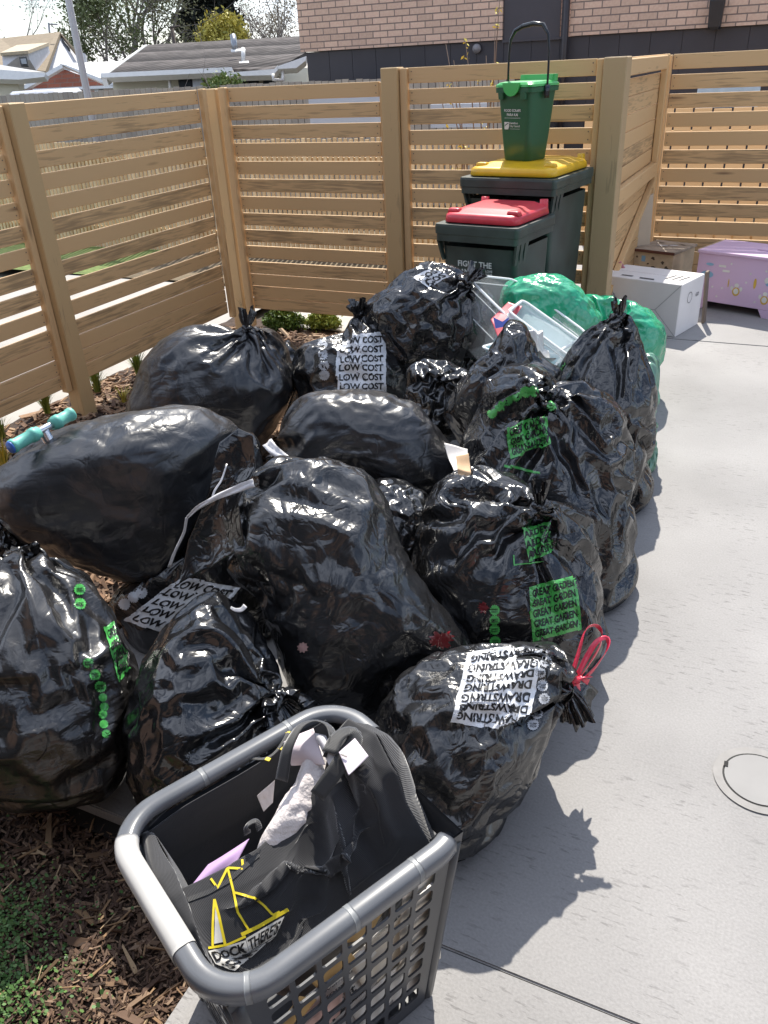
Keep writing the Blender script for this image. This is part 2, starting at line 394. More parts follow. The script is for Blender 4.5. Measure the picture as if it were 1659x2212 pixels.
def printed(T, quad, word, n, bag, m_patch, m_ink, nu=44, nv=44, warp=7, sub=26, u0=.06, u1=.94):
    UV, Fc = grid(nu, nv); p = stick('label_print', T, quad, UV, Fc, m_patch, bag, .0022, warp)
    P, Fs = lines(word, n, nu=sub, u0=u0, u1=u1); stick('lettering', T, quad, P, Fs, m_ink, p, .0036, warp)
    return p
def badges(T, pts, size, bag, m_b, m_ink, word='HANDY'):
    for (u, v) in pts:
        s = size; q = [(u-s, v-s), (u+s, v-s), (u+s, v+s), (u-s, v+s)]
        V, Fc, _ = star(); V2, F2 = cut(V, Fc, 5, 5); b = stick('badge_print', T, q, V2, F2, m_b, bag, .0022, 4)
        if word:
            V, Fc, _ = text_mesh(word); V2, F2 = cut(V, Fc, 4, 1)
            V2 = np.c_[.2+.6*V2[:, 0], .52-.16*V2[:, 1]]; V3 = np.c_[V2[:, 0], V2[:, 1]+.2]
            stick('lettering', T, q, np.vstack([V2, V3]), F2+[tuple(i+len(V2) for i in f) for f in F2], m_ink, b, .003, 4)

def flat_text(s, P0, X, Y, width, m, parent, lift=.0015, name='lettering', bold=.02):
    """text on a flat face: P0 = lower left corner, X/Y unit directions"""
    V, Fc, asp = text_mesh(s, bold); X, Y = Vector(X).normalized(), Vector(Y).normalized(); Z = X.cross(Y); h = width/asp
    vs = [Vector(P0)+X*(p[0]*width)+Y*(p[1]*h)+Z*lift for p in V]
    return obj(name, vs, Fc, m, parent, False)
def flat_poly(pts, P0, X, Y, m, parent, lift=.0012, name='print', faces=None):
    X, Y = Vector(X).normalized(), Vector(Y).normalized(); Z = X.cross(Y)
    vs = [Vector(P0)+X*p[0]+Y*p[1]+Z*lift for p in pts]; return obj(name, vs, faces or [tuple(range(len(vs)))], m, parent, False)

# ------------------------------------------------------------------ bag neck: gathered, tied tail of film
def tail(c, d, L, r, m, parent, seed=0, spread=.5, knot=True, n=72, rings=16, bendv=(0, 0, 0), name='tied_neck', r0=.010):
    rs = np.random.RandomState(seed); d = np.array(d, float); d /= np.linalg.norm(d)
    x = np.cross(d, [.31, .22, .9]); x /= np.linalg.norm(x); y = np.cross(d, x); vs = []; fs = []
    ph = rs.uniform(0, 6.28, 8); fr = [2, 3, 5, 7, 9, 12, 14, 19]
    for j in range(rings):
        h = j/(rings-1)
        for k in range(n):
            a = 2*math.pi*k/n
            w = sum(math.cos(a*f+p+h*(1.5 if f < 6 else .6)) for f, p in zip(fr, ph))/3.2
            rad = r0*(1-.35*math.sin(min(h*6, math.pi)))+r*h**spread*(1+.55*w*min(1, h*2.5))
            hh = h*L*(1+.22*math.cos(a*2+ph[0])+.12*math.cos(a*5+ph[1]))
            p = np.array(c)+d*hh+(x*math.cos(a)*1.0+y*math.sin(a)*.62)*max(rad, .003)+np.array(bendv)*h*h
            vs.append(p)
        if j:
            for k in range(n): q = (k+1) % n; fs.append(((j-1)*n+k, (j-1)*n+q, j*n+q, j*n+k))
    o = obj(name, vs, fs, m, parent, True)
    if knot:
        mb = MB(); pts = [np.array(c)+d*(.012+.006*math.sin(3*a))+(x*math.cos(a)+y*math.sin(a))*(.015+.003*math.sin(5*a+seed)) for a in np.linspace(0, 2*math.pi, 30)[:-1]]
        mb.tube(pts, [.009+.0035*math.sin(i*1.7+seed)+.002*math.sin(i*3.1) for i in range(29)], 8, closed=True)
        mb.build('knot', m, o, True)
    return o

def coons(T, B, L, R_e, n=30, m_=30):
    """grid between four edges (polylines of 3d points): T and B run left->right, L and R run top->bottom"""
    def rs(P, n):
        P = np.array(P, float); s = np.r_[0, np.cumsum(np.linalg.norm(np.diff(P, axis=0), axis=1))]; s /= s[-1]
        t = np.linspace(0, 1, n); return np.c_[[np.interp(t, s, P[:, k]) for k in range(3)]].T
    T, B, L, R2 = rs(T, n), rs(B, n), rs(L, m_), rs(R_e, m_); G = np.zeros((m_, n, 3))
    for j in range(m_):
        v = j/(m_-1)
        for i in range(n):
            u = i/(n-1)
            G[j, i] = (1-v)*T[i]+v*B[i]+(1-u)*L[j]+u*R2[j]-((1-u)*(1-v)*T[0]+u*(1-v)*T[-1]+(1-u)*v*B[0]+u*v*B[-1])
    return G
def sheet(name, G, m, parent=None, thick=.0015, noise=.004, nf=6, seed=0, bulge=None, smooth=True):
    mm, n = G.shape[:2]; P = G.reshape(-1, 3).copy(); Fc = [(j*n+i, (j+1)*n+i, (j+1)*n+i+1, j*n+i+1) for j in range(mm-1) for i in range(n-1)]
    tri = np.array([(f[0], f[1], f[2]) for f in Fc]+[(f[0], f[2], f[3]) for f in Fc]); NN = normals(P, tri)
    if bulge:
        uu, vv = np.meshgrid(np.linspace(0, 1, n), np.linspace(0, 1, mm)); P += NN*(bulge*np.sin(np.pi*uu)*np.sin(np.pi*vv)).reshape(-1, 1)
    if noise:
        k = vnoise(P, seed, 8, nf); k2 = 1-2*np.abs(vnoise(P, seed+1, 6, nf*.6)); P += NN*((k*.6+k2*.8)*noise)[:, None]
    Q = P-NN*thick; a = len(P); ring = [i for i in range(n)]+[j*n+n-1 for j in range(1, mm)]+[(mm-1)*n+i for i in range(n-2, -1, -1)]+[j*n for j in range(mm-2, 0, -1)]
    fs = Fc+[tuple(i+a for i in f[::-1]) for f in Fc]+[(ring[i], ring[(i+1) % len(ring)], ring[(i+1) % len(ring)]+a, ring[i]+a) for i in range(len(ring))]
    return obj(name, np.vstack([P, Q]), fs, m, parent, smooth)
def ribbon(name, pts, w, m, parent=None, thick=.0008, up=(0, 0, 1), twist=0.0, crump=.0, seed=0):
    P = np.array(pts, float); s = np.r_[0, np.cumsum(np.linalg.norm(np.diff(P, axis=0), axis=1))]; n = max(12, int(s[-1]/.008)); t = np.linspace(0, s[-1], n)
    # smooth by Catmull-like resample
    Q = np.c_[[np.interp(t, s, P[:, k]) for k in range(3)]].T
    for _ in range(max(2, n//8)): Q[1:-1] = (Q[:-2]+2*Q[1:-1]+Q[2:])/4
    T = np.gradient(Q, axis=0); T /= np.linalg.norm(T, axis=1)[:, None]+1e-9; up = np.array(up, float); G = np.zeros((5, n, 3)); ws = w if hasattr(w, '__len__') else (w, w)
    for i in range(n):
        sd = np.cross(T[i], up); sd /= np.linalg.norm(sd)+1e-9; nn = np.cross(sd, T[i]); a = twist*i/(n-1); dv = sd*math.cos(a)+nn*math.sin(a); ww = ws[0]+(ws[1]-ws[0])*i/(n-1)
        for j in range(5): G[j, i] = Q[i]+dv*ww*(j/4-.5)+nn*(crump*math.sin(j*1.9+i*.35+seed))
    return sheet(name, G, m, parent, thick, 0)

# ------------------------------------------------------------------ lofted rounded boxes
def rrect(w, d, r, k=5):
    o = []
    for cx, cy, a0 in ((w/2-r, d/2-r, 0), (-w/2+r, d/2-r, 90), (-w/2+r, -d/2+r, 180), (w/2-r, -d/2+r, 270)):
        for i in range(k+1):
            a = R_(a0+90*i/k); o.append((cx+r*math.cos(a), cy+r*math.sin(a)))
    return o
def loft(mb, secs, M, cap0=True, cap1=True, k=5):
    """secs: (z, w, d, r, cx, cy)"""
    n = 4*(k+1); vs = []
    for (z, w, d, r, cx, cy) in secs:
        for p in rrect(w, d, min(r, w/2-.001, d/2-.001), k): vs.append(M @ Vector((p[0]+cx, p[1]+cy, z)))
    fs = [(j*n+i, j*n+(i+1) % n, (j+1)*n+(i+1) % n, (j+1)*n+i) for j in range(len(secs)-1) for i in range(n)]
    if cap0: fs.append(tuple(range(n))[::-1])
    if cap1: fs.append(tuple((len(secs)-1)*n+i for i in range(n)))
    mb.add(vs, fs)
def MT(x, y, z, rz=0): return Matrix.Translation((x, y, z)) @ Matrix.Rotation(rz, 4, 'Z')
# ------------------------------------------------------------------ materials of this place
def wood(name, axis='x', col=(.56, .372, .185), dark=.72, rough=.62, green=0.0):
    m, nt, b = newmat(name); L = nt.links.new
    tc = N(nt, 'ShaderNodeTexCoord'); ge = N(nt, 'ShaderNodeNewGeometry')
    of = N(nt, 'ShaderNodeVectorMath', operation='SCALE'); of.inputs['Scale'].default_value = 37.0
    cx = N(nt, 'ShaderNodeCombineXYZ'); L(ge.outputs['Random Per Island'], cx.inputs[0]); L(ge.outputs['Random Per Island'], cx.inputs[1]); L(ge.outputs['Random Per Island'], cx.inputs[2])
    L(cx.outputs[0], of.inputs[0]); ad = N(nt, 'ShaderNodeVectorMath', operation='ADD'); L(tc.outputs['Object'], ad.inputs[0]); L(of.outputs[0], ad.inputs[1])
    mp = N(nt, 'ShaderNodeMapping'); sc = {'x': (.9, 14, 14), 'y': (14, .9, 14), 'z': (14, 14, .9)}[axis]; mp.inputs['Scale'].default_value = sc; L(ad.outputs[0], mp.inputs['Vector'])
    n1 = N(nt, 'ShaderNodeTexNoise', Scale=1.1, Detail=2.0, Distortion=.6); L(mp.outputs[0], n1.inputs['Vector'])
    wv = N(nt, 'ShaderNodeMath', operation='MULTIPLY'); wv.inputs[1].default_value = 34.0; L(n1.outputs[0], wv.inputs[0])
    sn = N(nt, 'ShaderNodeMath', operation='SINE'); L(wv.outputs[0], sn.inputs[0])
    n2 = N(nt, 'ShaderNodeTexNoise', Scale=7.0, Detail=6.0); L(mp.outputs[0], n2.inputs['Vector'])
    n3 = N(nt, 'ShaderNodeTexNoise', Scale=2.3, Detail=3.0); L(ad.outputs[0], n3.inputs['Vector'])
    a1 = N(nt, 'ShaderNodeMath', operation='MULTIPLY_ADD'); a1.inputs[1].default_value = .09; L(sn.outputs[0], a1.inputs[0]); L(n2.outputs[0], a1.inputs[2])
    a2 = N(nt, 'ShaderNodeMath', operation='MULTIPLY_ADD'); a2.inputs[1].default_value = .75; L(n3.outputs[0], a2.inputs[0]); L(a1.outputs[0], a2.inputs[2])
    a3 = N(nt, 'ShaderNodeMath', operation='MULTIPLY_ADD'); a3.inputs[1].default_value = .60; L(ge.outputs['Random Per Island'], a3.inputs[0]); L(a2.outputs[0], a3.inputs[2])
    cr = N(nt, 'ShaderNodeValToRGB'); c = np.array(col); e = cr.color_ramp.elements; e[0].position = .72; e[1].position = 1.2
    e[0].color = (*(c*dark*np.array([.92, .93, .95])), 1); e[1].color = (*np.clip(c*1.16, 0, 1), 1); q = e.new(.98); q.color = (*c, 1)
    L(a3.outputs[0], cr.inputs[0])
    # knots
    mk = N(nt, 'ShaderNodeMapping'); mk.inputs['Scale'].default_value = {'x': (1.1, 7, 7), 'y': (7, 1.1, 7), 'z': (6, 6, 1.1)}[axis]; L(ad.outputs[0], mk.inputs['Vector'])
    vo = N(nt, 'ShaderNodeTexVoronoi', Scale=1.3); L(mk.outputs[0], vo.inputs['Vector'])
    kr = N(nt, 'ShaderNodeMapRange'); kr.inputs['From Min'].default_value = .03; kr.inputs['From Max'].default_value = .13; kr.inputs['To Min'].default_value = .7; kr.inputs['To Max'].default_value = 0; L(vo.outputs['Distance'], kr.inputs['Value'])
    mx = N(nt, 'ShaderNodeMix', data_type='RGBA'); mx.inputs['B'].default_value = (.13, .07, .035, 1); L(kr.outputs[0], mx.inputs['Factor']); L(cr.outputs[0], mx.inputs['A']); L(mx.outputs['Result'], b.inputs['Base Color'])
    b.inputs['Roughness'].default_value = rough
    bp = N(nt, 'ShaderNodeBump', Strength=.25, Distance=.004); L(a1.outputs[0], bp.inputs['Height']); L(bp.outputs[0], b.inputs['Normal'])
    return m
WX, WY, WZ = wood('fence timber x', 'x'), wood('fence timber y', 'y'), wood('fence timber z', 'z')
OLV = wood('weathered post timber', 'z', (.40, .285, .155), .75)
SCREW = mat('screw heads', (.12, .10, .08), .5)
POST = wood('post timber', 'z', (.47, .325, .16), .78)

def concrete(name, col=(.30, .292, .287)):
    m, nt, b = newmat(name); L = nt.links.new
    tc = N(nt, 'ShaderNodeTexCoord'); n1 = N(nt, 'ShaderNodeTexNoise', Scale=1.3, Detail=5.0); L(tc.outputs['Object'], n1.inputs['Vector'])
    mp = N(nt, 'ShaderNodeMapping'); mp.inputs['Scale'].default_value = (22, 95, 1); mp.inputs['Rotation'].default_value = (0, 0, .04); L(tc.outputs['Object'], mp.inputs['Vector'])
    n2 = N(nt, 'ShaderNodeTexNoise', Scale=1.0, Detail=3.0, Roughness=.6); L(mp.outputs[0], n2.inputs['Vector'])
    n4 = N(nt, 'ShaderNodeTexNoise', Scale=160.0, Detail=3.0); L(tc.outputs['Object'], n4.inputs['Vector'])
    cr = N(nt, 'ShaderNodeValToRGB'); c = np.array(col); e = cr.color_ramp.elements; e[0].position = .3; e[1].position = .72
    e[0].color = (*(c*.76), 1); e[1].color = (*(c*1.1), 1); L(n1.outputs[0], cr.inputs[0])
    # small dark trowel pits, drawn out along the brushing
    pr = N(nt, 'ShaderNodeMapRange'); pr.inputs['From Min'].default_value = .575; pr.inputs['From Max'].default_value = .66; pr.inputs['To Max'].default_value = .5; L(n2.outputs[0], pr.inputs['Value'])
    n5 = N(nt, 'ShaderNodeTexNoise', Scale=3.1, Detail=2.0); L(tc.outputs['Object'], n5.inputs['Vector'])
    mm = N(nt, 'ShaderNodeMath', operation='MULTIPLY'); L(pr.outputs[0], mm.inputs[0]); m5 = N(nt, 'ShaderNodeMapRange'); m5.inputs['From Min'].default_value = .4; m5.inputs['From Max'].default_value = .6; L(n5.outputs[0], m5.inputs['Value']); L(m5.outputs[0], mm.inputs[1])
    mx = N(nt, 'ShaderNodeMix', data_type='RGBA'); mx.inputs['B'].default_value = (.09, .085, .085, 1); L(mm.outputs[0], mx.inputs['Factor']); L(cr.outputs[0], mx.inputs['A'])
    m2 = N(nt, 'ShaderNodeMix', data_type='RGBA', blend_type='OVERLAY'); m2.inputs['Factor'].default_value = .22; L(mx.outputs['Result'], m2.inputs['A']); L(n4.outputs[0], m2.inputs['B']); L(m2.outputs['Result'], b.inputs['Base Color'])
    b.inputs['Roughness'].default_value = .8
    ba = N(nt, 'ShaderNodeMath', operation='SUBTRACT'); L(n4.outputs[0], ba.inputs[0]); L(mm.outputs[0], ba.inputs[1])
    bp = N(nt, 'ShaderNodeBump', Strength=.35, Distance=.002); L(ba.outputs[0], bp.inputs['Height']); L(bp.outputs[0], b.inputs['Normal'])
    return m
CONC = concrete('patio concrete')
def island(name, cols, rough=.8, noise=.15, spec=.3, trans=0):
    """colour differs from piece to piece"""
    m, nt, b = newmat(name); L = nt.links.new; ge = N(nt, 'ShaderNodeNewGeometry'); cr = N(nt, 'ShaderNodeValToRGB'); e = cr.color_ramp.elements
    n = len(cols)
    for i, c in enumerate(cols):
        q = e[i] if i < 2 else e.new(.5)
        q.color = (*c, 1)
    for i in range(n): e[i].position = i/(n-1) if n > 1 else 0
    cs = [(*c, 1) for c in cols]
    for i in range(n): e[i].color = cs[i]
    L(ge.outputs['Random Per Island'], cr.inputs[0]); L(cr.outputs[0], b.inputs['Base Color']); b.inputs['Roughness'].default_value = rough; b.inputs['Specular IOR Level'].default_value = spec
    return m

# ------------------------------------------------------------------ ground
def zmulch(x, y):
    k = min(max((-x-1.7)/1.5, 0), 1); return -.045-.15*k*k*(3-2*k)
kind(obj('ground', [(-60, -6, -.30), (60, -6, -.30), (60, 160, -.30), (-60, 160, -.30)], [(0, 1, 2, 3)], mat('street ground', (.055, .05, .035), .9, .3, 3)), 'structure')
kind(obj('driveway', [(-7.2, -3, -.235), (-4.10, -3, -.235), (-4.10, 6.6, -.235), (-7.2, 6.6, -.235)], [(0, 1, 2, 3)], mat('driveway concrete', (.36, .345, .32), .85, .1, 4)), 'structure')
kind(obj('path', [(-3.70, 5.45, -.20), (-1.0, 5.45, -.20), (-1.0, 6.9, -.20), (-3.70, 6.9, -.20)], [(0, 1, 2, 3)], mat('path concrete', (.42, .40, .36), .85, .12, 5)), 'structure')
kind(obj('lawn', [(-30, 6.6, -.22), (-6.6, 6.6, -.22), (-6.6, 7.9, -.22), (-30, 7.9, -.22)], [(0, 1, 2, 3)], mat('lawn grass', (.12, .17, .04), .9, .35, 14, .5, 60)), 'structure')
kind(obj('garden_bed', [(-6.59, 6.61, -.225), (3.5, 6.93, -.225), (3.5, 12, -.225), (-6.59, 12, -.225)], [(0, 1, 2, 3)], mat('bed soil', (.13, .10, .06), .95, .5, 9)), 'structure')
# patio slabs with open joints; the slab edge stands above the mulch
def slab(name, poly, z1=0.0, z0=-.09, jb=.0035):
    bm = bmesh.new(); vs = [bm.verts.new((x, y, z1)) for x, y in poly]; f = bm.faces.new(vs)
    r = bmesh.ops.extrude_face_region(bm, geom=[f]); 
    for v in [g for g in r['geom'] if isinstance(g, bmesh.types.BMVert)]: v.co.z = z0
    bmesh.ops.recalc_face_normals(bm, faces=bm.faces[:])
    bmesh.ops.bevel(bm, geom=[e for e in bm.edges if all(abs(v.co.z-z1) < 1e-6 for v in e.verts)], offset=jb, segments=2, affect='EDGES')
    me = bpy.data.meshes.new(name); bm.to_mesh(me); bm.free(); return kind(objm(name, me, CONC, None, False), 'structure')
slab('patio', [(-1.80, .938), (3.2, .979), (3.2, 5.36), (-1.80, 5.30)])
slab('patio', [(-.835, -1.2), (3.2, -1.2), (3.2, .977), (-.835, .9435)])
slab('patio', [(-1.80, 5.31), (3.2, 5.37), (3.2, 8.2), (-1.80, 8.2)])
kind(obj('joint_bed', [(-1.75, .9, -.035), (3.2, .9, -.035), (3.2, 1.02, -.035), (-1.75, 1.0, -.035), (-1.75, 5.28, -.035), (3.2, 5.28, -.035), (3.2, 5.4, -.035), (-1.75, 5.4, -.035)], [(0, 1, 2, 3), (4, 5, 6, 7)], mat('joint grit', (.02, .018, .016), .95)), 'structure')
# mulch bed
nx, ny = 70, 90; xs = np.linspace(-4.12, -.6, nx); ys = np.linspace(-.6, 5.6, ny)
V = [(x, y, zmulch(x, y)-.012+.010*math.sin(x*19+y*7)*math.sin(y*23-x*5)-(.2 if (x > -.80 and y < .93) or (x > -1.74 and y > .96) else 0)) for y in ys for x in xs]
Fc = [(j*nx+i, j*nx+i+1, (j+1)*nx+i+1, (j+1)*nx+i) for j in range(ny-1) for i in range(nx-1)]
kind(obj('mulch_bed', V, Fc, mat('bark soil', (.055, .034, .024), .95, .5, 30, .8, 90)), 'structure')
def chips(name, n, region, size, zoff, seed, m, flat=.16, asp=(1.5, 5)):
    rs = np.random.RandomState(seed); vs = np.zeros((n, 8, 3)); P = []
    while len(P) < n:
        x, y = rs.uniform(region[0], region[1]), rs.uniform(region[2], region[3])
        if (x > -.85 and y < .95) or (x > -1.82 and y > .92): continue
        P.append((x, y))
    cube = np.array([(-1, -1, -1), (1, -1, -1), (1, 1, -1), (-1, 1, -1), (-1, -1, 1), (1, -1, 1), (1, 1, 1), (-1, 1, 1)])*.5
    fs = []
    for i, (x, y) in enumerate(P):
        s = size*rs.lognormal(0, .45); a = rs.uniform(*asp)**1.0; L = s*a**.6; W = s/a**.6; H = min(s*flat*rs.uniform(.6, 1.8), W)
        q = cube*np.array([L, W, H]); q = q*(1+rs.uniform(-.32, .32, (8, 3)))
        q[[0, 3, 4, 7], 1] *= rs.uniform(.3, 1)
        e = Matrix.Rotation(rs.uniform(0, 6.28), 3, 'Z') @ Matrix.Rotation(rs.normal(0, .28), 3, 'X') @ Matrix.Rotation(rs.normal(0, .22), 3, 'Y')
        vs[i] = q@np.array(e).T+np.array([x, y, zmulch(x, y)+zoff+rs.uniform(0, .012)])
    base = np.array([(0, 3, 2, 1), (4, 5, 6, 7), (0, 1, 5, 4), (1, 2, 6, 5), (2, 3, 7, 6), (3, 0, 4, 7)])
    Fa = (base[None]+np.arange(n)[:, None, None]*8).reshape(-1, 4)
    return obj(name, vs.reshape(-1, 3), Fa, m, None, False)
BARK = island('bark chips', [(.038, .024, .017), (.075, .044, .030), (.115, .068, .043), (.058, .035, .026), (.18, .112, .066), (.088, .055, .046), (.32, .22, .14)])
PALE = island('split chips', [(.34, .22, .12), (.20, .12, .065), (.45, .33, .20), (.14, .08, .05)])
kind(chips('bark_mulch', 17000, (-1.9, -.83, -.1, 1.15), .0078, .0, 1, BARK), 'stuff')
kind(chips('bark_mulch', 520, (-1.9, -.83, -.1, 1.15), .012, .008, 2, PALE, .12, (2.5, 9)), 'stuff')
kind(chips('bark_mulch', 10000, (-4.05, -1.75, 1.1, 5.3), .024, .002, 3, island('dry bark', [(.20, .125, .075), (.10, .055, .035), (.33, .22, .14), (.26, .15, .09), (.40, .29, .19)])), 'stuff')
# creeping ground cover at the near left
rs = np.random.RandomState(5); vs = []; fs = []
for i in range(3000):
    r = abs(rs.normal(0, .13)); a = rs.uniform(0, 6.28); c0 = (-1.24, .50) if i % 3 else (-1.34, .62)
    x, y = c0[0]+r*math.cos(a)*1.0, c0[1]+r*math.sin(a)*.8; z = zmulch(x, y)+rs.uniform(.006, .026); s = rs.uniform(.0025, .0055); t = rs.uniform(0, 6.28); tl = rs.normal(0, .5, 2)
    b = len(vs); 
    for k in range(5):
        q = t+k*1.2566; dx, dy = s*math.cos(q), s*math.sin(q)*.8; vs.append((x+dx, y+dy, z+dx*tl[0]+dy*tl[1]))
    fs.append(tuple(range(b, b+5)))
kind(obj('ground_cover', vs, fs, island('creeper leaf', [(.045, .11, .03), (.08, .17, .045), (.12, .21, .06), (.035, .08, .025)], .5)), 'stuff')

# ------------------------------------------------------------------ the slatted fence
SX, YB, XL = 1.53, 5.195, -3.762
ZT, ZS, ZTALL = 1.534, .363, 1.602
def slats(axis, a0, a1, plane, ztop, nopen, nsolid, name, parent, seed, pitch=.1171, hb=.0865, th=.019, m=None):
    rs = random.Random(seed); mb = MB()
    for k in range(nopen+nsolid):
        z1 = ztop-k*pitch if k < nopen else ztop-nopen*pitch-(k-nopen)*(hb+.0045)
        z1 += rs.uniform(-.002, .002); z0 = z1-hb; d = rs.uniform(-.002, .002)
        if axis == 'x': mb.bbox((a0+rs.uniform(-.002, .002), plane+d, z0), (a1+rs.uniform(-.002, .002), plane+th+d, z1), .003)
        else: mb.bbox((plane-th+d, a0+rs.uniform(-.002, .002), z0), (plane+d, a1+rs.uniform(-.002, .002), z1), .003)
        mb.cm = 1        # screw heads at both ends of the slat
        for a in (a0+.022, a1-.022):
            for zz in (z0+.022, z1-.022):
                if axis == 'x': mb.box((a-.003, plane+d-.0012, zz-.003), (a+.003, plane+d+.002, zz+.003))
                else: mb.box((plane+d-.002, a-.003, zz-.003), (plane+d+.0012, a+.003, zz+.003))
        mb.cm = 0
    return mb.build(name, None, parent, False, [m or (WX if axis == 'x' else WY), SCREW])
def stick_box(name, lo, hi, m, parent, b=.005):
    mb = MB(); mb.bbox(lo, hi, b); return mb.build(name, m, parent)
zg = -.26
lf = empty('slatted_fence')
tag(lf, 'low horizontal slat timber fence running along the left side of the bags, full of gaps', 'fence')
slats('y', 3.47, 5.03, XL, ZT, 10, 4, 'slat_panel', lf, 1)
slats('y', 1.55, 3.30, XL, ZT, 10, 4, 'slat_panel', lf, 2)
stick_box('post', (XL-.028, 3.345, zg), (XL+.070, 3.455, ZT+.006), POST, lf)
stick_box('batten', (XL-.0175, 3.296, -.02), (XL+.030, 3.342, ZT-.003), WZ, lf)
stick_box('batten', (XL+.0022, 5.03, -.03), (XL+.046, 5.075, ZT+.003), WZ, lf)
stick_box('post', (XL-.028, 1.45, zg), (XL+.070, 1.547, ZT+.006), POST, lf)
bf = empty('slatted_fence')
tag(bf, 'low slat timber fence panel at the back, between the garden corner and the taller fence', 'fence')
slats('x', -3.63, -2.47, YB, ZT, 10, 4, 'slat_panel', bf, 3)
stick_box('corner_post', (XL-.06, YB-.02, zg), (XL+.042, YB+.09, ZT-.003), POST, bf)
stick_box('batten', (-3.690, YB-.030, -.13), (-3.634, YB+.017, ZT+.003), WZ, bf)
stick_box('batten', (-2.468, YB-.004, -.03), (-2.432, YB+.03, ZT-.004), WZ, bf)
tf = empty('slatted_fence')
tag(tf, 'taller horizontal slat timber fence behind the wheelie bins, between two thick posts', 'fence')
slats('x', -2.262, -1.10, YB-.004, ZTALL, 12, 2, 'slat_panel', tf, 4)
stick_box('post', (-2.430, YB-.055, zg), (-2.318, YB+.06, ZTALL+.004), POST, tf)
stick_box('batten', (-2.314, YB-.028, -.02), (-2.266, YB+.02, ZTALL-.002), WZ, tf)
stick_box('batten', (-1.096, YB-.030, -.02), (-1.058, YB+.03, ZTALL-.002), WZ, tf)
stick_box('post', (-1.054, YB-.06, -.02), (-.925, YB+.09, ZTALL+.002), OLV, tf)
# gate standing open, seen from its framed back
gt = empty('timber_gate')
tag(gt, 'timber gate standing open edge-on beside the thick post, showing its framed inner side', 'gate')
FRM = wood('gate timber', 'z', (.58, .39, .19), .85)
stick_box('stile', (-.99, YB+.10, .05), (-.945, YB+.17, ZTALL-.004), FRM, gt)
stick_box('stile', (-.99, 6.86, .05), (-.945, 6.94, ZTALL-.004), FRM, gt)
for z0, z1 in ((ZTALL-.10, ZTALL-.012), (.78, .88), (.10, .19)): stick_box('rail', (-.988, YB+.173, z0), (-.946, 6.857, z1), WY, gt)
slats('y', YB+.11, 6.93, -.993, ZTALL-.006, 1, 15, 'slat_panel', gt, 5, hb=.096)
br = MB(); br.bbox((-.02, 0, -.02), (.02, 1.72, .02), .003, Matrix.Translation((-.967, YB+.18, .22)) @ Matrix.Rotation(R_(19), 4, 'X')); br.build('brace', WY, gt)
ff = empty('slatted_fence')
tag(ff, 'horizontal slat timber fence at the far right behind the lilac toy box', 'fence')
slats('x', -.93, 2.3, 7.0, 1.592, 10, 3, 'slat_panel', ff, 6, pitch=.1284, hb=.098, th=.026)
stick_box('batten', (-.985, 6.972, -.02), (-.935, 7.02, 1.59), WZ, ff)

# the house the photographer stands against: out of the frame, it shades and is mirrored in the bags
hs = empty('house'); tag(hs, 'brick house with sliding glass doors behind the viewpoint', 'house')
YH = -1.15
mb = MB()
for (x0, x1, z0, z1) in ((-9, -2.6, -.1, 2.7), (-2.6, -.2, 2.15, 2.7), (-.2, 1.0, -.1, 2.7), (1.0, 2.8, 2.15, 2.7), (2.8, 7, -.1, 2.7)): mb.box((x0, YH-.24, z0), (x1, YH, z1))
mb.build('brick_wall', mat('house brick', (.20, .13, .10), .85, .15, 9), hs)
for (x0, x1) in ((-2.6, -.2), (1.0, 2.8)):
    mb = MB(); xm = (x0+x1)/2
    for (a, b_, c_, d_) in ((x0, x0+.05, 0, 2.15), (x1-.05, x1, 0, 2.15), (xm-.04, xm+.04, .05, 2.10), (x0+.05, x1-.05, 0, .05), (x0+.05, x1-.05, 2.10, 2.15)): mb.box((a, YH-.12, c_), (b_, YH-.06, d_))
    fr_ = mb.build('door_frame', mat('door frame', (.05, .05, .055), .4), hs); mb = MB(); mb.box((x0+.05, YH-.10, .05), (x1-.05, YH-.085, 2.10)); mb.build('glass', mat('door glass', (.02, .025, .03), .06, .1, 1), fr_)
mb = MB(); mb.add([(-9.4, YH+.45, 2.62), (7.4, YH+.45, 2.62), (7.4, YH-3.6, 4.5), (-9.4, YH-3.6, 4.5), (-9.4, YH+.45, 2.78), (7.4, YH+.45, 2.78), (7.4, YH-3.6, 4.66), (-9.4, YH-3.6, 4.66)], [(3, 2, 1, 0), (4, 5, 6, 7), (0, 1, 5, 4), (1, 2, 6, 5), (2, 3, 7, 6), (3, 0, 4, 7)]); mb.build('roof', mat('dark roof', (.05, .05, .055), .6), hs)

# neighbouring fences seen through the gaps
PK = island('paling timber', [(.72, .53, .30), (.60, .43, .24), (.80, .62, .38)])
def palings(name, x0, x1, y, z0, z1, w, g, label, m=PK, seed=0):
    rs = random.Random(seed); mb = MB(); x = x0
    while x < x1:
        mb.box((x, y, z0), (x+w, y+.02, z1+rs.uniform(-.01, .01))); x += w+g
    r = MB()
    for z in (z0+.2, z1-.25): r.box((x0, y+.022, z), (x1, y+.06, z+.07))
    o = empty(name); mb.build('palings', m, o); r.build('rails', m, o); tag(o, label, 'fence'); return o
palings('picket_fence', -9.6, -1.95, 7.95, -.25, .98, .036, .026, 'narrow timber pickets on the far side of the drive, seen through the slat gaps', seed=1)
palings('paling_fence', -1.9, 3.6, 8.6, -.2, 1.14, .148, .018, 'wide timber palings behind the bins and the toy box, seen through the slat gaps', island('wide palings', [(.78, .56, .32), (.70, .50, .28)]), seed=2)
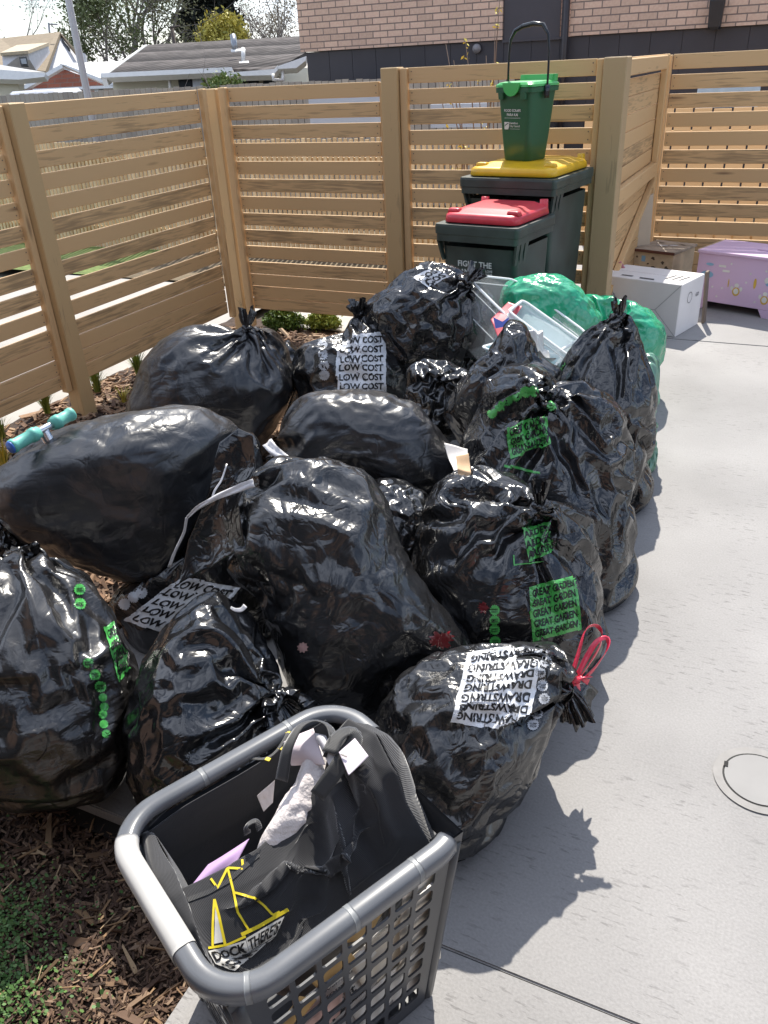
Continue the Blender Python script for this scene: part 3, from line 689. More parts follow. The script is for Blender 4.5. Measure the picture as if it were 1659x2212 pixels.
palings('paling_fence', -13.6, -3.6, 11.6, -.3, 1.45, .10, .012, 'weathered grey paling fence in front of the neighbouring houses', island('old palings', [(.36, .33, .29), (.42, .38, .33), (.31, .28, .25)]), seed=3)

# ------------------------------------------------------------------ dark and brick building behind
bl = empty('brick_building')
tag(bl, 'large building with pink brick upper walls over charcoal cladding behind the tall fence', 'building')
YW = 12.5
def brick(name, col, mortar, w=.24, h=.0855, mort=.008, var=.12):
    m, nt, b = newmat(name); L = nt.links.new; tc = N(nt, 'ShaderNodeTexCoord'); sp = N(nt, 'ShaderNodeSeparateXYZ'); cb = N(nt, 'ShaderNodeCombineXYZ')
    L(tc.outputs['Object'], sp.inputs[0]); L(sp.outputs[0], cb.inputs[0]); L(sp.outputs[2], cb.inputs[1])
    bt = N(nt, 'ShaderNodeTexBrick', Scale=1.0); bt.inputs['Brick Width'].default_value = w; bt.inputs['Row Height'].default_value = h; bt.inputs['Mortar Size'].default_value = mort; bt.inputs['Mortar Smooth'].default_value = .1
    c = np.array(col); bt.inputs['Color1'].default_value = (*(c*(1-var)), 1); bt.inputs['Color2'].default_value = (*(c*(1+var)), 1); bt.inputs['Mortar'].default_value = (*mortar, 1); L(cb.outputs[0], bt.inputs['Vector'])
    nz = N(nt, 'ShaderNodeTexNoise', Scale=30.0, Detail=4.0); L(tc.outputs['Object'], nz.inputs['Vector']); mx = N(nt, 'ShaderNodeMix', data_type='RGBA', blend_type='OVERLAY'); mx.inputs['Factor'].default_value = .25
    L(bt.outputs['Color'], mx.inputs['A']); L(nz.outputs[0], mx.inputs['B']); L(mx.outputs['Result'], b.inputs['Base Color']); b.inputs['Roughness'].default_value = .85
    bp = N(nt, 'ShaderNodeBump', Strength=.6, Distance=.006); bp.invert = True; L(bt.outputs['Fac'], bp.inputs['Height']); L(bp.outputs[0], b.inputs['Normal']); return m
BR = brick('pink brick', (.62, .44, .345), (.22, .17, .15))
DK = mat('charcoal cladding', (.038, .036, .046), .5, .1, 3)
zb1 = float(aty(660, 112, YW)[2]); zb2 = float(aty(1230, 78, YW)[2])
xl = float(aty(645, 60, YW)[0]); xm0 = float(aty(1085, 60, YW)[0]); xm1 = float(aty(1231, 60, YW)[0])
mb = MB(); mb.box((xl, YW, zb1), (xm0, YW+6, 3.5)); mb.box((xm1, YW, zb2), (9, YW+6, 3.5)); mb.build('brick_wall', BR, bl)
x = xl+.07; k = 0; mb = MB(); mb.box((x, YW+.07, -.3), (9, YW+6, min(zb1, zb2)-.004))
while x < 9: mb.box((x, YW+.055, -.3), (x+.395, YW+.0695, min(zb1, zb2)-.006)); x += .401
mb.build('base_cladding', DK, bl)
mb = MB(); x = xm0+.004; zz = min(zb1, zb2)
while x < xm1-.12: mb.box((x, YW+.03, zz), (min(x+.80, xm1-.105), YW+.06, 3.5)); x += .815
mb.box((xm0+.002, YW+.0, zz-.03), (xm1-.10, YW+.02, zz+.0)); mb.build('entry_cladding', mat('dark panel', (.052, .048, .060), .5, .1, 3), bl)
mb = MB(); mb.tube([(xm1-.05, YW-.04, -.3), (xm1-.05, YW-.04, 3.45)], .045, 10); mb.build('downpipe', mat('pipe', (.03, .025, .03), .4), bl, True)
lp = aty(1548, 30, YW); mb = MB(); loft(mb, [(-.17, .13, .10, .02, 0, 0), (-.14, .15, .12, .02, 0, 0), (.14, .18, .14, .015, 0, 0), (.155, .17, .13, .015, 0, 0)], MT(float(lp[0]), YW-.072, float(lp[2]))); mb.build('wall_lamp', mat('lamp housing', (.02, .02, .025), .35), bl, False)
mb = MB(); p = aty(868, 203, YW+.05)
# vent hood on the cladding
q = aty(1152-0, 100, YW+.05); q = aty(867+0, 195, YW); lv = aty(150+1150*0.0, 10, YW)
v0 = aty((1150+1130*.6329)*.553, (300*.6329)*.553, YW+.05); mb.tube([(v0[0], YW-.0, v0[2]), (v0[0], YW+.05, v0[2])], .06, 14); mb.build('vent', mat('vent', (.22, .21, .22), .4), bl, True)
# pale blue hoarding in front of the building, seen through the upper gaps
def hoard(u0, u1, vt, vb, y, name, m, label, cat):
    a, b_ = aty(u0, (vt+vb)/2, y), aty(u1, (vt+vb)/2, y); z1, z0 = aty((u0+u1)/2, vt, y)[2], aty((u0+u1)/2, vb, y)[2]
    mb = MB(); mb.box((a[0], y, z0), (b_[0], y+.04, z1)); o = mb.build(name, m); return tag(o, label, cat)
BLUE = mat('pale blue sheet', (.40, .47, .58), .5, .08, 2)
hoard(668, 830, 205, 270, 9.2, 'metal_panel', BLUE, 'pale blue metal panel behind the low back fence, left of the post', 'panel')
hoard(930, 1052, 224, 275, 9.2, 'metal_panel', BLUE, 'pale blue corrugated panel glimpsed between the slats of the tall fence', 'panel')
hoard(1505, 1640, 180, 232, 9.2, 'metal_panel', mat('sky blue sheet', (.30, .44, .62), .5), 'sky blue panel glimpsed through the top gaps of the far right fence', 'panel')

# ------------------------------------------------------------------ neighbouring houses
def face(pts, thick=.12):
    """a wall or roof plane: corners as (u, v, depth), thickness pushed away from the street"""
    P = [dep(*p) for p in pts]; n = np.cross(P[1]-P[0], P[2]-P[0]); n /= np.linalg.norm(n)
    if n@cF < 0: n = -n
    k = len(P); return [tuple(p) for p in P]+[tuple(p+n*thick) for p in P], [tuple(range(k)), tuple(range(k, 2*k))[::-1]]+[(i, i+k, (i+1) % k+k, (i+1) % k) for i in range(k)]
def part(name, m, parent, *polys, thick=.12):
    mb = MB()
    for p in polys: mb.add(*face(p, thick))
    return mb.build(name, m, parent)
WH = mat('white trim', (.72, .72, .70), .6, .05); CREAM = mat('cream wall', (.66, .64, .52), .8, .06, 2)
GLASS = mat('dark window glass', (.035, .04, .045), .12, .3, 1); FR = mat('window frame dark', (.05, .05, .05), .4)
m, nt, b = newmat('roof tiles'); L = nt.links.new; tc = N(nt, 'ShaderNodeTexCoord'); TILES = m
wv = N(nt, 'ShaderNodeTexWave', wave_type='BANDS', bands_direction='Z', wave_profile='SAW', Scale=1.3); wv.inputs['Distortion'].default_value = .3; L(tc.outputs['Object'], wv.inputs['Vector'])
w2 = N(nt, 'ShaderNodeTexWave', wave_type='BANDS', bands_direction='X', Scale=1.35); L(tc.outputs['Object'], w2.inputs['Vector']); nz = N(nt, 'ShaderNodeTexNoise', Scale=3.0, Detail=8.0); L(tc.outputs['Object'], nz.inputs['Vector'])
a = N(nt, 'ShaderNodeMath', operation='MULTIPLY_ADD'); a.inputs[1].default_value = .45; L(w2.outputs[1], a.inputs[0]); L(wv.outputs[1], a.inputs[2]); a2 = N(nt, 'ShaderNodeMath', operation='MULTIPLY'); L(a.outputs[0], a2.inputs[0]); L(nz.outputs[0], a2.inputs[1])
cr = N(nt, 'ShaderNodeValToRGB'); cr.color_ramp.elements[0].position = .12; cr.color_ramp.elements[1].position = .75; cr.color_ramp.elements[0].color = (.025, .023, .024, 1); cr.color_ramp.elements[1].color = (.15, .135, .13, 1); L(a2.outputs[0], cr.inputs[0]); L(cr.outputs[0], b.inputs['Base Color']); b.inputs['Roughness'].default_value = .9; b.inputs['Specular IOR Level'].default_value = .08
bp = N(nt, 'ShaderNodeBump', Strength=1.0, Distance=.05); L(a.outputs[0], bp.inputs['Height']); L(bp.outputs[0], b.inputs['Normal'])

h = empty('tiled_house'); tag(h, 'single storey cream house with a low grey tiled roof and white gutters behind the fence', 'house')
part('roof', TILES, h, [(219, 163, 17), (317, 97, 23), (646, 78, 23), (662, 112, 19.5), (592, 152, 17), (500, 148, 17)])
part('fascia', WH, h, [(217, 158, 16.9), (500, 145, 16.9), (504, 152, 16.9), (492, 156, 16.9), (217, 168, 16.9)], [(492, 157, 16.9), (592, 149, 16.9), (600, 141, 16.9), (600, 151, 16.9), (590, 162, 16.9), (488, 165, 16.9)], [(600, 143, 16.9), (662, 121, 16.9), (660, 131, 16.9), (640, 147, 16.9), (598, 149, 16.9)], [(312, 97, 22.8), (318, 96, 22.8), (228, 162, 16.9), (218, 164, 16.9)], thick=.2)
part('wall', CREAM, h, [(243, 166, 17.6), (500, 156, 17.6), (600, 150, 17.6), (664, 146, 17.6), (668, 260, 17.6), (250, 275, 17.6)], thick=.3)
w_ = part('window', FR, h, [(383, 162, 17.3), (438, 160, 17.3), (442, 194, 17.3), (388, 196, 17.3)], thick=.05); part('pane', GLASS, w_, [(386, 165, 17.26), (412, 164, 17.26), (415, 192, 17.26), (390, 193, 17.26)], thick=.03); part('curtain', mat('net curtain', (.42, .45, .47), .8), w_, [(415, 164, 17.26), (436, 163, 17.26), (439, 190, 17.26), (417, 191, 17.26)], thick=.03)
w_ = part('window', FR, h, [(502, 164, 17.3), (558, 161, 17.3), (560, 186, 17.3), (505, 189, 17.3)], thick=.05); part('pane', GLASS, w_, [(506, 167, 17.26), (526, 166, 17.26), (528, 184, 17.26), (508, 185, 17.26)], [(536, 166, 17.26), (555, 165, 17.26), (557, 183, 17.26), (538, 184, 17.26)], thick=.03)
w_ = part('window', FR, h, [(567, 163, 17.3), (595, 162, 17.3), (597, 184, 17.3), (569, 186, 17.3)], thick=.05); part('pane', GLASS, w_, [(570, 165, 17.26), (592, 164, 17.26), (594, 181, 17.26), (572, 183, 17.26)], thick=.03)
mb = MB(); mb.tube([dep(611, 150, 17), dep(611, 185, 17)], .035, 8); mb.tube([dep(350, 168, 17.3), dep(366, 172, 17.3), dep(368, 200, 17.3)], .035, 8); mb.tube([dep(590, 160, 16.8), dep(590, 172, 16.8), dep(611, 174, 16.9)], .035, 8); mb.build('downpipe', WH, h, True)
mb = MB(); mb.tube([dep(508, 110, 18.6), dep(503, 76, 18.6)], .07, 10); mb.build('flue', mat('flue metal', (.28, .30, .33), .3, metal=.6), h, True)
mb = MB(); mb.tube([dep(526, 136, 18), dep(525, 104, 18)], .045, 10); mb.build('vent_pipe', WH, h, True)
part('flashing', WH, h, [(498, 107, 18.55), (528, 104, 18.55), (531, 108, 18.5), (500, 112, 18.5)], [(516, 133, 17.9), (537, 131, 17.9), (538, 136, 17.85), (517, 139, 17.85)], thick=.03)

h = empty('steep_roof_house'); tag(h, 'white timber house with a very steep brown roof and a dormer at the far left', 'house')
RB = mat('brown roof', (.24, .185, .12), .8, .12, 6)
part('roof', RB, h, [(-60, 90, 33), (0, 83, 33), (126, 69, 33), (93, 154, 30), (88, 155, 30), (-60, 140, 30)], thick=.15)
part('barge_board', RB, h, [(122, 69, 32.9), (130, 69, 32.9), (98, 154, 29.8), (80, 152, 29.8)], [(127, 69, 32.9), (131, 70, 32.9), (180, 128, 32.5), (175, 130, 32.5)], thick=.15)
WB = mat('white boards', (.62, .62, .64), .8, .08, 5)
part('gable_wall', WB, h, [(129, 76, 33), (178, 132, 33), (182, 190, 32), (86, 190, 31), (96, 152, 31)], thick=.3)
part('side_wall', WB, h, [(158, 106, 34), (184, 116, 34), (190, 190, 34), (160, 190, 34)], thick=.2)
w_ = part('window', FR, h, [(133, 83, 32.8), (150, 103, 32.8), (156, 134, 32.8), (143, 131, 32.8)], thick=.06); part('pane', mat('gable glass', (.14, .15, .17), .2), w_, [(136, 92, 32.75), (147, 106, 32.75), (151, 122, 32.75), (143, 122, 32.75)], thick=.03)
d_ = part('dormer', WB, h, [(4, 115, 29), (58, 109, 29), (103, 95, 31), (83, 150, 30), (7, 146, 29)], thick=.3)
part('dormer_roof', mat('dormer roof', (.48, .40, .28), .8), d_, [(0, 114, 28.8), (60, 109, 28.8), (105, 92, 31), (37, 97, 31)], thick=.1)
w_ = part('dormer_window', FR, d_, [(41, 124, 28.8), (57, 122, 28.8), (61, 143, 28.8), (45, 142, 28.8)], thick=.06); part('pane', mat('dormer glass', (.30, .32, .33), .3), w_, [(44, 127, 28.75), (55, 126, 28.75), (58, 138, 28.75), (47, 138, 28.75)], thick=.03)
mb = MB(); mb.tube([dep(107, 70, 32), dep(105, 50, 32)], .04, 6); mb.tube([dep(104, 52, 32), dep(124, 53, 32)], .03, 6); mb.build('aerial', mat('aerial metal', (.3, .3, .32), .5), h)

h = empty('brick_house'); tag(h, 'low red brick house with white gable edge and pale metal roof behind the lamp post', 'house')
part('wall', brick('red brick', (.30, .10, .062), (.24, .15, .12), .35, .12, .012), h, [(44, 190, 25), (132, 147, 25), (244, 188, 25), (250, 250, 25), (44, 250, 25)], thick=.3)
part('barge_board', WH, h, [(40, 190, 24.7), (130, 140, 24.7), (134, 140, 24.7), (136, 146, 24.7), (56, 192, 24.7)], [(130, 138, 24.7), (140, 139, 24.7), (246, 180, 24.7), (244, 187, 24.7), (232, 184, 24.7)], [(70, 192, 24.7), (245, 184, 24.7), (246, 190, 24.7), (72, 197, 24.7)], thick=.12)
part('roof', mat('pale metal roof', (.60, .60, .60), .5, .06, 3), h, [(130, 137, 24.8), (262, 132, 31), (248, 182, 26), (232, 174, 25.5)], thick=.1)
w_ = part('window', WH, h, [(204, 192, 24.8), (224, 190, 24.8), (226, 214, 24.8), (206, 216, 24.8)], thick=.05); part('pane', GLASS, w_, [(213, 192, 24.75), (222, 191, 24.75), (224, 211, 24.75), (214, 212, 24.75)], thick=.03)

h = empty('cream_house'); tag(h, 'corner of a pale cream house with a white gutter at the left edge', 'house')
part('wall', mat('cream plaster', (.60, .56, .44), .85, .05, 3), h, [(-60, 168, 19), (40, 168, 19), (43, 260, 19), (-60, 260, 19)], thick=.3)
part('fascia', WH, h, [(-60, 150, 18.6), (-5, 150, 18.6), (98, 158, 18.6), (96, 166, 18.6), (40, 172, 18.6), (-60, 169, 18.6)], thick=.2)
part('roof', mat('grey sheet roof', (.34, .34, .34), .7, .1, 4), h, [(-60, 138, 21), (0, 140, 21), (98, 156, 18.7), (-60, 152, 18.7)], thick=.1)

# white van parked beyond the fence
v = empty('parked_van'); tag(v, 'roof of a white van parked beyond the left fence, in front of the brick house', 'van')
c = dep(103, 215, 15.5); M = MT(c[0], c[1], c[2]-.0, YAW+.03)
mb = MB(); loft(mb, [(-1.9, 1.08, 1.7, .2, 0, 0), (-.1, 1.10, 1.7, .2, 0, 0), (.10, 1.04, 1.62, .2, 0, 0), (.17, .90, 1.5, .2, .02, 0)], M); mb.build('body', mat('white paint', (.72, .72, .74), .3, coat=.5), v, True)
mb = MB(); loft(mb, [(-.09, .30, 1.75, .05, -.14, 0), (.05, .30, 1.73, .05, -.14, 0)], M); mb.build('side_panel', mat('grey panel', (.36, .37, .40), .4), v, False)
mb = MB(); mb.bbox((-.49, -.90, -.06), (-.42, -.87, -.01), .003, M); mb.build('light', GLASS, v)
for sx in (-.4, .4):
    for sy in (-.85, .8): mb = MB(); p = M @ Vector((sx, sy, -1.75)); mb.tube([p-Vector((0, .08, 0)), p+Vector((0, .08, 0))], .3, 16); mb.build('wheel', mat('tyre', (.03, .03, .03), .8), v, True)

lpst = MB(); lpst.tube([(*(dep(190, 210, 13)[:2]), -.3), (*(dep(190, 210, 13)[:2]), 1.0), (*(dep(190, 210, 13)[:2]), 9)], [.062, .058, .035], 14)
tag(lpst.build('lamp_post', mat('galvanised steel', (.48, .47, .48), .5, .06, 5, metal=.2), None, True), 'plain grey round lamp post rising beyond the left fence', 'lamp post')
pp = MB(); pp.tube([(*dep(376, 92, 44)[:2], -.3), dep(371, 57, 44)], [.12, .10], 8); pp.tube([dep(366, 60, 43.8), dep(388, 56, 43.8)], .06, 6)
tag(pp.build('power_pole', mat('pole timber', (.10, .08, .07), .9), None, True), 'dark timber power pole with a crossarm beside the big tree', 'power pole')
wr = MB(); wr.tube([dep(388, 58, 43.5), dep(430, 52, 36), dep(475, 30, 30), dep(505, 5, 26), dep(530, -30, 24)], .012, 5); tag(wr.build('power_line', mat('cable', (.03, .03, .03), .7), None, True), 'thin black cable running up from the power pole', 'cable')
# ------------------------------------------------------------------ trees
def branches(base, top, r, n, seed, spread, droop=0.0, depth=3, kids=4):
    rs = np.random.RandomState(seed); mb = MB(); tips = []
    def grow(p, d, L, rad, lv):
        k = 6; pts = [p]; dd = d.copy()
        for i in range(k):
            dd = dd+rs.normal(0, .10, 3)+np.array([0, 0, -droop*(lv > 0)*.1]); dd /= np.linalg.norm(dd); pts.append(pts[-1]+dd*L/k)
        mb.tube(pts, [rad*(1-.7*i/k) for i in range(k+1)], 6 if lv < 2 else 4, cap=False)
        if lv >= depth: tips.extend(pts[2:]); return
        if lv >= depth-1: tips.extend(pts[3:])
        for i in range(kids+(lv > 0)):
            j = rs.randint(2, k+1); a = rs.normal(0, 1, 3); a -= dd*(a@dd); a /= np.linalg.norm(a)
            nd = dd*rs.uniform(.5, .9)+a*spread*rs.uniform(.5, 1.1); nd[2] += .12; nd /= np.linalg.norm(nd); grow(pts[j], nd, L*rs.uniform(.45, .68), rad*.42, lv+1)
    H = np.linalg.norm(np.array(top)-np.array(base))
    for i in range(n):
        d = (np.array(top)-np.array(base))/H; d = d+rs.normal(0, .12 if n > 1 else .02, 3); d /= np.linalg.norm(d); grow(np.array(base)+rs.normal(0, .15, 3)*(n > 1), d, H*rs.uniform(.6, .75), r, 0)
    return mb, np.array(tips)
def leaves(P, per, size, jit, seed, m, name, parent, drop=0):
    rs = np.random.RandomState(seed); C = np.repeat(P, per, 0)+rs.normal(0, jit, (len(P)*per, 3)); n = len(C)
    a = rs.normal(size=(n, 3)); a /= np.linalg.norm(a, axis=1)[:, None]; b = np.cross(a, rs.normal(size=(n, 3))); b /= np.linalg.norm(b, axis=1)[:, None]
    s = size*rs.uniform(.5, 1.4, n)[:, None]; V = np.stack([C-a*s, C+b*s*.45, C+a*s, C-b*s*.45], 1).reshape(-1, 3); Fc = np.arange(n*4).reshape(-1, 4)
    return obj(name, V, Fc, m, parent, False)
BK = mat('grey bark', (.24, .21, .19), .9, .3, 6); LFG = island('spring leaves', [(.16, .17, .08), (.25, .25, .13), (.32, .29, .18), (.14, .15, .08)], .6)
def tree(name, uvb, uvt, t, r, n, seed, spread, label, cat, mleaf, per, size, jit, droop=0, depth=3, kids=4, bark=BK, group=None):
    b = dep(*uvb, t); b[2] = -.3; tp = dep(*uvt, t); root = empty(name); mb, tips = branches(b, tp, r, n, seed, spread, droop, depth, kids)
    mb.build('trunk', bark, root, True)
    if per: leaves(tips, per, size, jit, seed, mleaf, 'crown', root)
    return tag(root, label, cat, group)
tree('broadleaf_tree', (262, 215), (285, -20), 48, .22, 2, 11, .40, 'tall spreading tree with thin spring leaves behind the brick house, left stems', 'tree', LFG, 3, .10, .5, .8)
tree('broadleaf_tree', (318, 215), (325, -25), 50, .24, 3, 12, .38, 'tall spreading tree coming into leaf directly behind the tiled roof ridge', 'tree', LFG, 3, .10, .5, .8, kids=3)
tree('broadleaf_tree', (215, 215), (222, 40), 46, .12, 2, 13, .4, 'smaller leafy tree at the left foot of the tall trees, beside the lamp post', 'tree', island('green leaves', [(.12, .15, .06), (.18, .21, .09), (.10, .12, .05)], .6), 5, .11, .5, .9)
tree('bare_tree', (25, 200), (22, 5), 60, .14, 2, 14, .35, 'leafless hazy tree behind the steep roofed house', 'tree', island('twigs', [(.28, .25, .24), (.36, .32, .31)]), 2, .10, .5, kids=2)
tree('bare_tree', (575, 200), (580, -10), 60, .14, 3, 15, .38, 'leafless twiggy tree above the tiled roof beside the brick wall', 'tree', island('twig tips', [(.30, .25, .20), (.38, .33, .22)]), 3, .09, .5, kids=3)
tree('bare_tree', (612, 200), (612, 0), 62, .14, 2, 16, .35, 'thin leafless tree touching the edge of the brick wall', 'tree', island('twig tips', [(.30, .25, .22), (.36, .31, .28)]), 2, .09, .5, kids=3)
# dark conifer: conical clumps
cb = dep(470, 200, 55); cb[2] = -.3; root = empty('conifer'); mb = MB(); mb.tube([cb, cb+np.array([0, 0, 13])], [.3, .1], 8); mb.build('trunk', BK, root, True)
rs = np.random.RandomState(3); P = []
for i in range(2600):
    hgt = rs.uniform(1.0, 13.5); rr = 1.75*min(1, (14.5-hgt)/3.0)*rs.uniform(.35, 1)**.5*(1+.25*math.sin(hgt*3)); a = rs.uniform(0, 6.28); P.append(cb+np.array([rr*math.cos(a), rr*math.sin(a), hgt]))
leaves(np.array(P), 14, .22, .22, 4, island('conifer needles', [(.018, .024, .020), (.035, .042, .034), (.012, .016, .014)], .8), 'crown', root)
tag(root, 'dark narrow conifer standing above the tiled roof', 'tree')
yb = dep(482, 200, 44); yb[2] = -.3; root = empty('yellow_bush'); mb, tips = branches(yb, dep(482, 62, 44), .12, 5, 31, .5, 0, 2, 5); mb.build('stems', BK, root, True)
P = []; c = dep(484, 92, 44)
for i in range(520):
    q = rs.normal(size=3); q /= np.linalg.norm(q); P.append(c+q*np.array([1.35, 1.2, 1.25])*rs.uniform(.3, 1)**.4)
leaves(np.array(P), 12, .11, .22, 8, island('yellow blossom', [(.48, .40, .06), (.38, .34, .07), (.58, .50, .12), (.22, .22, .06)], .7), 'crown', root)
tag(root, 'bright yellow flowering bush in front of the dark conifer', 'bush')
gb = dep(480, 200, 12.5); gb[2] = -.3; root = empty('garden_shrub'); mb, tips = branches(gb, dep(480, 176, 12.5), .03, 5, 41, .6, 0, 2, 4); mb.build('stems', BK, root, True)
leaves(np.array([dep(462+44*rs.rand(), 172+30*rs.rand(), 12.5)+rs.normal(0, .1, 3)*np.array([.5, 1, .3]) for _ in range(90)]), 9, .035, .05, 9, island('shrub leaves', [(.07, .13, .03), (.14, .2, .05), (.2, .24, .08)], .5), 'leaves', root)
tag(root, 'green shrub poking above the low fence before the tiled house windows', 'shrub')
# yellow flowering twigs behind the tall fence
mb = MB(); tips = []; tw = empty('flowering_shrub')
b0 = aty(1040, 330, 5.85); b0[2] = -.1
for (u, v) in ((963, 95), (1006, 92), (1080, -10), (1070, 40), (980, 130), (945, 165), (1050, 120), (968, 178), (1032, 150)):
    p = aty(u, v, 5.85+.1*math.sin(u)); mid = b0*.42+p*.58+np.array([.04*math.sin(u), 0, .05]); pts = [b0, b0*.75+mid*.25+np.array([.01, 0, 0]), mid, mid*.5+p*.5+np.array([.015*math.cos(u), 0, 0]), p]; mb.tube(pts, [.008, .007, .005, .004, .002], 6)
    for k in range(3): f = rs.uniform(.0, 1); tips.append(mid*(1-f)+p*f+rs.normal(0, .006, 3))
mb.build('twigs', mat('twig', (.17, .12, .09), .8), tw, True)
leaves(np.array(tips), 7, .014, .011, 5, island('yellow petals', [(.75, .62, .10), (.62, .50, .08)], .6), 'flowers', tw)
tag(tw, 'bare twigs with a few yellow flowers rising behind the tall fence', 'shrub')
# plants in the mulch
GR = island('grass blades', [(.06, .11, .02), (.12, .17, .03), (.22, .24, .06)], .5)
def tuft(u, v, z, n, h, spread, m, label, seed, name='grass_tuft', cat='plant', w=.0035):
    rs = np.random.RandomState(seed); c = gz(u, v, z); vs = []; fs = []
    for i in range(n):
        a = rs.uniform(0, 6.28); l = h*rs.uniform(.5, 1.15); sp = spread*rs.uniform(.2, 1); d = np.array([math.cos(a), math.sin(a), 0]); s = np.array([-d[1], d[0], 0])*w; b = len(vs); p0 = c+d*rs.uniform(0, .02)
        for k in range(5):
            f = k/4; q = p0+d*sp*f*f+np.array([0, 0, l*(f-.25*f*f*(sp/spread))]); ww = (1-f)**.7
            vs += [q-s*ww, q+s*ww]
        fs += [(b+2*k, b+2*k+1, b+2*k+3, b+2*k+2) for k in range(4)]
    return tag(obj(name, vs, fs, m, None, True), label, cat, 'plants in the mulch bed')
tuft(104, 893, -.19, 130, .26, .12, GR, 'grassy tuft in the mulch by the left fence, just behind the teal handlebar grips', 1)
tuft(212, 848, -.19, 140, .26, .12, GR, 'grassy tuft in the mulch just right of the thick left post', 2)
tuft(300, 812, -.18, 110, .27, .14, GR, 'grassy tuft in the mulch at the left edge of the large upright bag', 3)
tuft(6, 945, -.17, 70, .18, .09, GR, 'grassy tuft at the far left edge of the photo above the handlebar', 4)
YL = island('yellow blades', [(.55, .42, .05), (.40, .36, .06), (.62, .50, .12)], .5)
tuft(12, 1010, -.12, 34, .20, .09, YL, 'yellow strappy plant at the left edge below the handlebar grip', 6, 'yellow_plant', w=.007)
tuft(268, 868, -.17, 26, .13, .12, YL, 'small yellow-leaved plant beside the large upright bag', 7, 'yellow_plant', w=.005)
tuft(536, 712, -.18, 26, .34, .10, island('thin stems', [(.07, .08, .03), (.12, .10, .05)]), 'wispy dark stems at the foot of the corner post', 8, w=.003)
for (u, v, rx, col, lb, sd_) in ((612, 694, .17, [(.05, .10, .02), (.10, .17, .03), (.03, .06, .015)], 'round dark green bush in the mulch in front of the low back fence', 1), (698, 696, .13, [(.16, .24, .04), (.24, .30, .07), (.10, .16, .03)], 'small lime green bush right of the dark green bush', 2)):
    c = gz(u, v+6, -.17); P = np.array([c+np.array([rx*math.cos(a)*r_, rx*.8*math.sin(a)*r_, .13*rs.rand()*(1.2-r_)+.01]) for a, r_ in zip(rs.uniform(0, 6.28, 260), rs.uniform(0, 1, 260)**.6)])
    root = empty('low_bush'); leaves(P, 14, .016, .014, sd_+20, island('bush leaves %d' % sd_, col, .5), 'foliage', root); mb = MB()
    for k in range(9): mb.tube([c+np.array([0, 0, -.02]), P[k*20]], [.004, .002], 5)
    mb.build('stems', BK, root); tag(root, lb, 'plant', 'plants in the mulch bed')
wd = leaves(np.array([gz(1393, 996, .02)+rs.normal(0, .012, 3) for _ in range(8)]), 6, .014, .010, 77, island('lime weed', [(.45, .60, .05), (.35, .5, .05)], .5), 'weed', None); tag(wd, 'tiny lime green weed by the pale edge of the right-hand bags', 'plant')

# drain cover in the slab
c = gz(1640, 1686, 0); dr = empty('drain_cover'); rad = .088
def disc(r0, r1, z, k=48): 
    a = np.linspace(0, 2*math.pi, k+1)[:-1]; vs = [(c[0]+r*math.cos(t), c[1]+r*math.sin(t), z) for r in (r0, r1) for t in a]; return vs, [(i, (i+1) % k, k+(i+1) % k, k+i) for i in range(k)]
v_, f_ = disc(rad, rad+.022, .0035); obj('surround', v_, f_, mat('mortar ring', (.28, .27, .26), .85, .1, 30), dr, False)
v_, f_ = disc(rad-.006, rad+.0006, .0028); obj('seam', v_, f_, mat('black seam', (.012, .012, .012), .7), dr, False)
a_ = np.linspace(0, 2*math.pi, 49)[:-1]; mb = MB(); mb.add([(c[0]+(rad-.005)*math.cos(t), c[1]+(rad-.005)*math.sin(t), .0045) for t in a_], [tuple(range(48))]); mb.build('lid', mat('drain lid', (.27, .265, .26), .75, .06, 8), dr)
mb = MB(); mb.box((c[0]-rad+.002, c[1]+.012, .0048), (c[0]-rad+.012, c[1]+.03, .0062)); mb.build('lift_slot', mat('slot', (.01, .01, .01), .8), dr)
tag(dr, 'round grey drain cover set in the concrete at the right', 'drain cover')

